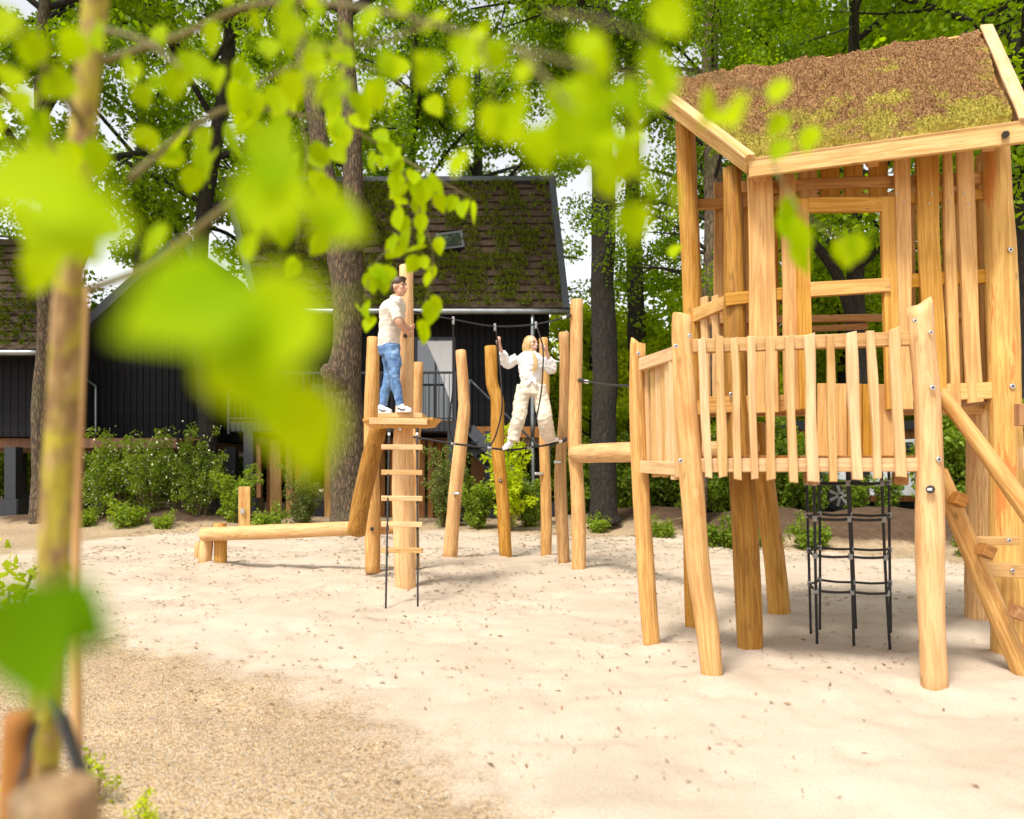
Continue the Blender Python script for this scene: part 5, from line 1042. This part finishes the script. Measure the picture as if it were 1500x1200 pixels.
# ------------------------------------------------------------------ shrubs
def shrub_kind(seed, h, r_, stems, per, size, leaf, blossom=0, spread=.8):
    r = np.random.default_rng(seed); parts = []; C = []; CR = []
    for i in range(stems):
        a = r.uniform(0, 6.28); rr_ = r_*math.sqrt(r.uniform(.02, 1)); e = np.array([math.cos(a)*rr_, math.sin(a)*rr_, h*r.uniform(.4, 1.2)]); b = np.array([math.cos(a)*rr_*.25, math.sin(a)*rr_*.25, 0])
        P = catmull([b, b*.4+e*.6*np.array([.8, .8, 1])+r.normal(0, .04, 3), e], 6); parts.append(tube_geo(P, np.linspace(.012, .004, 6), 5, 0, False, i))
        for j in range(1, 6):
            if j < 2 and r.uniform() < .5: continue
            C.append(P[j]+r.normal(0, .07, 3)*spread); CR.append(r.uniform(.12, .24)*spread)
    V, F = merge(parts); sm = bpy.data.meshes.new('stems'); sm.from_pydata(V, [], F); sm.materials.append(M['stem'])
    C = np.array(C); CR = np.array(CR); LV, LF = leaf_cloud(r, C, CR, per, size, 1.0); ms = [sm, fast_mesh('foliage', LV, LF, M[leaf])]
    if blossom:
        k = r.choice(len(C), blossom); P = C[k]+r.normal(0, 1, (blossom, 3))*CR[k][:, None]*.7; d = r.normal(0, 1, (blossom, 3)); d /= np.linalg.norm(d, axis=1)[:, None]
        s = np.cross(d, r.normal(0, 1, (blossom, 3))); s /= np.linalg.norm(s, axis=1)[:, None]; q = np.cross(d, s); w = r.uniform(.012, .028, (blossom, 1))
        ms.append(fast_mesh('blossom', np.stack([P-s*w, P-q*w, P+s*w, P+q*w], 1).reshape(-1, 3), np.arange(blossom*4).reshape(-1, 4), M['blossom']))
    return ms
SH = {'flower': shrub_kind(21, 1.55, .8, 24, 36, .065, 'leaf_shrub', 300), 'green': shrub_kind(22, 1.35, .55, 16, 45, .08, 'leaf_shrub'), 'tall': shrub_kind(23, 1.9, .6, 16, 45, .08, 'leaf_lime'), 'low': shrub_kind(24, .38, .28, 9, 30, .07, 'leaf_shrub'), 'feather': shrub_kind(25, 1.5, .55, 30, 46, .05, 'feather', 0, .7), 'dense': shrub_kind(26, 1.6, .9, 30, 70, .085, 'leaf_shrub')}
def shrub(kind, x, d, rot, sc, label, group=None):
    p = W(x, 0, d); z = float(gz(p.x, d, False)); t = empty('shrub', (p.x, d, z-.02), label, 'shrub', group); Mt = Matrix.Translation((p.x, d, z-.02)) @ Matrix.Rotation(rot, 4, 'Z') @ Matrix.Scale(sc, 4)
    for nm, me in zip(('stems', 'foliage', 'blossom'), SH[kind]): add_obj(nm, me, t, Mt)
for i, (x, d, sc) in enumerate([(150, 15.2, .72), (188, 15.4, .92), (222, 15.1, .78), (262, 15.3, .9), (292, 15.0, .68)]): shrub('flower', x, d, i*1.3, sc, 'tall leafy shrub with pale blossom in the bank below gabled house', 'blossoming shrubs on the bank')
shrub('green', 342, 14.8, .3, .8, 'leafy green shrub beside the wooden bollard light'); shrub('feather', 440, 14.6, .9, .68, 'feathery dark shrub in front of the orange screen planks'); shrub('feather', 655, 14.8, 2.0, .85, 'feathery shrub between brown screen planks and the stair')
shrub('tall', 742, 14.2, .5, .86, 'young bright green shrub growing below the girl'); shrub('green', 700, 14.4, 1.5, .7, 'small shrub beside the young one below the girl'); shrub('green', 775, 14.8, 4, .75, 'small green shrub beside the foot of downpipe')
for i, (x, d, sc) in enumerate([(185, 14.3, 1), (118, 14.4, .8), (392, 14.1, .9), (240, 14.2, .6), (878, 14.0, .6)]): shrub('low', x, d, i*1.1, sc, 'low green weed tuft on the soil at gravel edge', 'low weeds along the gravel edge')
BANK = ['dense shrub behind the dark straight tree trunk', 'dense shrub between the dark straight trunk and balcony corner post', 'dense shrub behind the pale leaning balcony post', 'dense shrub behind the brown front stilt of playhouse', 'dense shrub seen beside the leaning stilt under the floor', 'dense shrub just before the climbing net, seen under the balcony', 'leafy upright shrub seen through the left of climbing net', 'leafy upright shrub seen through the middle of climbing net', 'leafy upright shrub in front of the parked car wheel', 'upright low shrub behind the pale post with round plug', 'dense shrub behind the ladder stringer log', 'dense shrub behind the orange corner post', 'dense shrub beyond the ladder treads', 'dense shrub farthest along the bank past the ladder', 'dense shrub near the stair of timber house, behind wavy post']
for i, (x, d, k, sc) in enumerate([(905, 17.5, 'dense', 1.0), (955, 17, 'dense', .95), (1010, 16.5, 'dense', 1.1), (1065, 15.2, 'dense', 1.05), (1115, 14.8, 'dense', 1.0), (1160, 14.6, 'dense', .85), (1190, 14.2, 'green', .75), (1252, 13.9, 'green', .5), (1300, 13.9, 'green', .55), (1385, 13.9, 'green', .8), (1395, 13.6, 'dense', 1.0), (1450, 13.2, 'dense', 1.1), (1510, 12.8, 'dense', 1.1), (1570, 12.8, 'dense', 1.1), (845, 18, 'dense', .9)]):
    shrub(k, x, d, i*1.7, sc, BANK[i], 'shrubs on the soil bank')
for i, (x, d, sc) in enumerate([(968, 12.9, .7), (1050, 12.0, .9), (1085, 11.8, .8), (1130, 11.9, .6), (1190, 11.7, .9), (1420, 10.8, .7)]): shrub('low', x, d, i*1.1+.4, sc, 'small leafy weed on the soil bank behind the playhouse', 'weeds on the soil bank')
for i in range(16): shrub('dense', -60+i*62, 24+(i % 3), i*2.1, 1.35, 'rounded hedge shrub far behind the stilts of the houses', 'hedge behind the houses')
# ------------------------------------------------------------------ young tree beside the camera
sap = empty('young_birch', tuple(W(80, 0, 1.1)), 'young staked birch with mottled trunk and bright leaves reaching over the view', 'tree'); sap.location.z = 0
def leaf_mesh(seed):
    r = np.random.default_rng(seed); n = 9; v = []; f = []; curl = r.uniform(-.25, .35); cup = r.uniform(.05, .28); tw = r.uniform(-.3, .3)
    for i in range(n):
        t = i/(n-1); w = .46*math.sin(math.pi*min(1, t*.94+.05))**.62*(1-.62*t**2.2)*(1+.05*(i % 2)); z = -t; y = curl*t*t
        a = tw*t
        for s_ in (-1, -.5, 0, .5, 1): v.append((s_*w*math.cos(a), y+cup*abs(s_)*w+s_*w*math.sin(a), z+.06*abs(s_)*(1-t)))
    for i in range(n-1):
        for j in range(4): k = i*5+j; f.append((k, k+1, k+6, k+5))
    b = len(v); v += [(-.012, 0, .30), (.012, 0, .30), (.012, .004, 0), (-.012, .004, 0)]; f.append((b, b+1, b+2, b+3))
    return [tuple(map(float, q)) for q in v], f
def leaf_me(seed, mat):
    v, f = leaf_mesh(seed); me = bpy.data.meshes.new('leaf'); me.from_pydata(v, [], f); me.materials.append(M[mat]); me.polygons.foreach_set('use_smooth', [True]*len(me.polygons)); return me
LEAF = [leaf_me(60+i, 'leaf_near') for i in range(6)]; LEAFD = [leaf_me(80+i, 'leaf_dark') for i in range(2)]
trunk = log('trunk', [(40, 1900, 60, 1.1), (58, 1250, 46, 1.1), (66, 1060, 45, 1.1), (76, 900, 44, 1.1), (82, 750, 44, 1.1), (92, 600, 43, 1.1), (101, 420, 41, 1.1), (118, 220, 37, 1.1), (134, 60, 34, 1.1), (146, -60, 32, 1.1), (175, -400, 24, 1.1)], M['bark_young'], sap, rough=.03, lobes=.02, step=.04)
def twig(pts, r0, r1):
    C = [W(x, y, d) for x, y, d in pts]; P = catmull([list(c) for c in C], len(pts)*6); o = Vector(P[0]); v, f = tube_geo(P-np.array(o), np.linspace(r0, r1, len(P)), 7)
    return mesh_obj('branch', v, f, M['twig'], sap, Matrix.Translation(o), True), P
lr_ = random.Random(77); nleaf = [0]
def put_leaf(p, L, parent, face=None, dark=False, droop=None):
    """leaf hanging from p, length L, blade roughly turned to the light"""
    me = lr_.choice(LEAFD if dark else LEAF)
    ax = Vector((lr_.gauss(0, .45), lr_.gauss(0, .35), 1.0)).normalized() if droop is None else Vector(droop).normalized()   # local +Z (toward the stalk)
    fc = Vector((lr_.gauss(0, .7), -1, lr_.gauss(.35, .5))) if face is None else Vector(face)
    x = fc.cross(ax).normalized(); y = ax.cross(x).normalized()
    Mx = Matrix((x*L, y*L, ax*L)).transposed().to_4x4(); Mx.translation = p
    o = add_obj('leaf', me, parent, Mx); nleaf[0] += 1; return o
def leafy(pts, r0, r1, n, L, spread=.05, start=.15):
    br, P = twig(pts, r0, r1)
    for i in range(n):
        t = start+(1-start)*(i+lr_.random()*.8)/n; q = Vector(P[min(len(P)-1, int(t*(len(P)-1)))])
        put_leaf(q+Vector((lr_.uniform(-1, 1), lr_.uniform(-1, 1), lr_.uniform(-1.2, .4)))*spread, L*lr_.uniform(.75, 1.2), br)
    return br
# long sharp-ish limb and its hanging sprays (1.3 - 1.9 m away)
leafy([(190, 262, 1.12), (270, 195, 1.2), (340, 158, 1.3), (420, 165, 1.5), (500, 180, 1.7)], .0055, .003, 22, .052, .05)
leafy([(500, 180, 1.7), (560, 215, 2.0), (620, 250, 2.0), (690, 290, 2.0)], .004, .0015, 20, .058, .05, 0)
leafy([(560, 215, 2.0), (600, 270, 2.0), (615, 315, 2.0), (590, 350, 2.0), (550, 385, 2.0), (533, 440, 2.0)], .003, .001, 22, .058, .045, 0)
leafy([(612, 310, 2.0), (632, 360, 2.0), (632, 410, 2.0), (622, 445, 2.0)], .002, .001, 7, .050, .03, .1)
for x, y in ((523, 445), (545, 465), (615, 470), (625, 480)): put_leaf(W(x, y, 2.0), .05, sap)
leafy([(440, 168, 1.5), (450, 230, 1.5), (440, 300, 1.5), (435, 370, 1.5)], .002, .001, 9, .05, .05, .1)
leafy([(340, 158, 1.3), (400, 110, 1.35), (460, 90, 1.4), (540, 100, 1.4), (600, 130, 1.4)], .003, .001, 18, .05, .055, .1)
leafy([(132, 424, 1.1), (220, 388, 1.0), (290, 335, .95), (350, 285, .95), (372, 250, .95)], .0055, .003, 5, .045, .05, .5)
# top limb sweeping right, nearer to us (0.55 - 1.1 m)
leafy([(150, 90, 1.1), (270, 50, 1.1), (360, 10, 1.05), (480, 5, 1.0), (600, 25, .9)], .0055, .003, 20, .036, .06)
leafy([(600, 25, .9), (720, 60, .75), (830, 90, .65), (930, 110, .62), (1040, 110, .7)], .0022, .0012, 26, .034, .055, 0)
leafy([(760, 70, .7), (830, 150, .62), (890, 190, .6), (950, 220, .62)], .002, .001, 14, .034, .045, .1)
leafy([(700, 50, .8), (720, 130, .8), (715, 190, .85)], .002, .001, 7, .036, .04, .2)
leafy([(640, 30, .85), (560, 60, .8), (480, 70, .75), (430, 60, .7)], .002, .001, 9, .036, .04, .1)
leafy([(800, 20, .7), (880, 30, .6), (960, 60, .58)], .002, .001, 9, .034, .045, .1)
leafy([(1040, 110, .7), (1100, 130, .8), (1150, 160, .9), (1175, 200, .95)], .002, .001, 5, .036, .03, .1)
leafy([(1130, 235, 1.0), (1165, 300, .95), (1205, 335, .92), (1255, 365, .92)], .002, .001, 9, .038, .03, .15)
put_leaf(W(990, 360, 1.5), .035, sap)
# left side foliage (0.5 - 1 m)
leafy([(120, 180, 1.08), (80, 120, .9), (40, 60, .75), (0, 10, .65)], .006, .002, 13, .038, .06, .1)
leafy([(110, 280, 1.08), (70, 200, .9), (30, 160, .8), (-20, 130, .7)], .005, .002, 12, .038, .06, .1)
leafy([(105, 330, 1.08), (60, 300, .7), (20, 290, .55), (-30, 300, .5)], .004, .002, 7, .04, .05, .2)
leafy([(140, 40, 1.08), (210, 60, .95), (280, 110, .9)], .004, .002, 9, .038, .06, .2)
# leaves almost touching the lens
near = sap
for x, y, d, L, drp, fc in [(470, 455, .27, .052, (.95, 0, .25), (.1, -1, .3)), (350, 415, .26, .043, (.75, .1, .5), (.2, -1, .2)), (215, 420, .27, .045, (-.9, .1, .35), (0, -1, .4)), (330, 470, .28, .048, (-.5, .2, .8), (-.2, -1, .3)), (425, 560, .29, .040, (-.15, 0, 1), (.6, -1, .1)),
        (-20, 250, .30, .042, (-.9, 0, .4), (0, -1, .5)), (60, 320, .32, .045, (-.9, 0, .2), (.1, -1, .4)), (150, 290, .34, .04, (.5, 0, .8), (.1, -1, .3)), (395, 190, .40, .036, (-.1, .1, 1), (.2, -1, .1)), (425, 245, .40, .042, (.3, 0, .9), (-.2, -1, .1)), (450, 300, .42, .038, (-.9, 0, .4), (.1, -1, .3)), (385, 250, .42, .04, (.1, 0, 1), (.1, -1, .3)), (520, 320, .42, .03, (.9, 0, .3), (.1, -1, .2))]:
    put_leaf(W(x, y, d), L, near, fc, False, drp)
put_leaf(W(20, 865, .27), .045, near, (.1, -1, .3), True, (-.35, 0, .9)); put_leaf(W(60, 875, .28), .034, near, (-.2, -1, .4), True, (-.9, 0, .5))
# stakes and tie
def stake(pts, label, mat):
    o = log('tree_stake', pts, M[mat], None, rough=.02, lobes=.02, step=.08); tag(o, label, 'stake'); return o
M['stake'] = wood('weathered_stake', (.30, .20, .09), (.18, .11, .045), streak_amt=.2)
stake([(84, 2700, 138, .68), (82, 1500, 124, .68), (81, 1152, 120, .68)], 'thick round stake top in front of the young birch trunk', 'stake')
stake([(118, 1900, 34, 1.25), (112, 900, 13, 1.25), (116, 600, 13, 1.25), (124, 420, 12, 1.25)], 'thin grey cane tied behind the young birch trunk', 'slat')
stake([(8, 1900, 44, 1.0), (22, 1200, 40, 1.0), (28, 1045, 38, 1.0)], 'brown stake on the far left of the young birch', 'deck')
tie = empty('tree_tie', tuple(W(110, 1110, .9)), 'black rubber strap tying young birch to its stake', 'strap')
board('strap', W(88, 1040, 1.0), W(130, 1165, .74), .035, .035, .006, M['rope'], tie, facing=(1, -.6, .3)); board('strap', W(50, 1075, 1.02), W(25, 1165, .8), .035, .035, .006, M['rope'], tie, facing=(-1, -.6, .3))
# shoots in the bottom left corner
SH['weed'] = shrub_kind(27, .42, .12, 6, 9, .05, 'leaf_lime', 0, .5)
shrub('weed', 140, 2.85, 0, .42, 'small green seedling in the gravel near the stake'); shrub('weed', -8, 2.2, 1, .8, 'bright leafy shoots behind the far left stake'); shrub('weed', 8, 5.0, 2, 1.6, 'spindly shoot rising left of the birch trunk'); shrub('weed', 208, 2.62, 3, .3, 'tiny leaf sprout alone in the gravel')
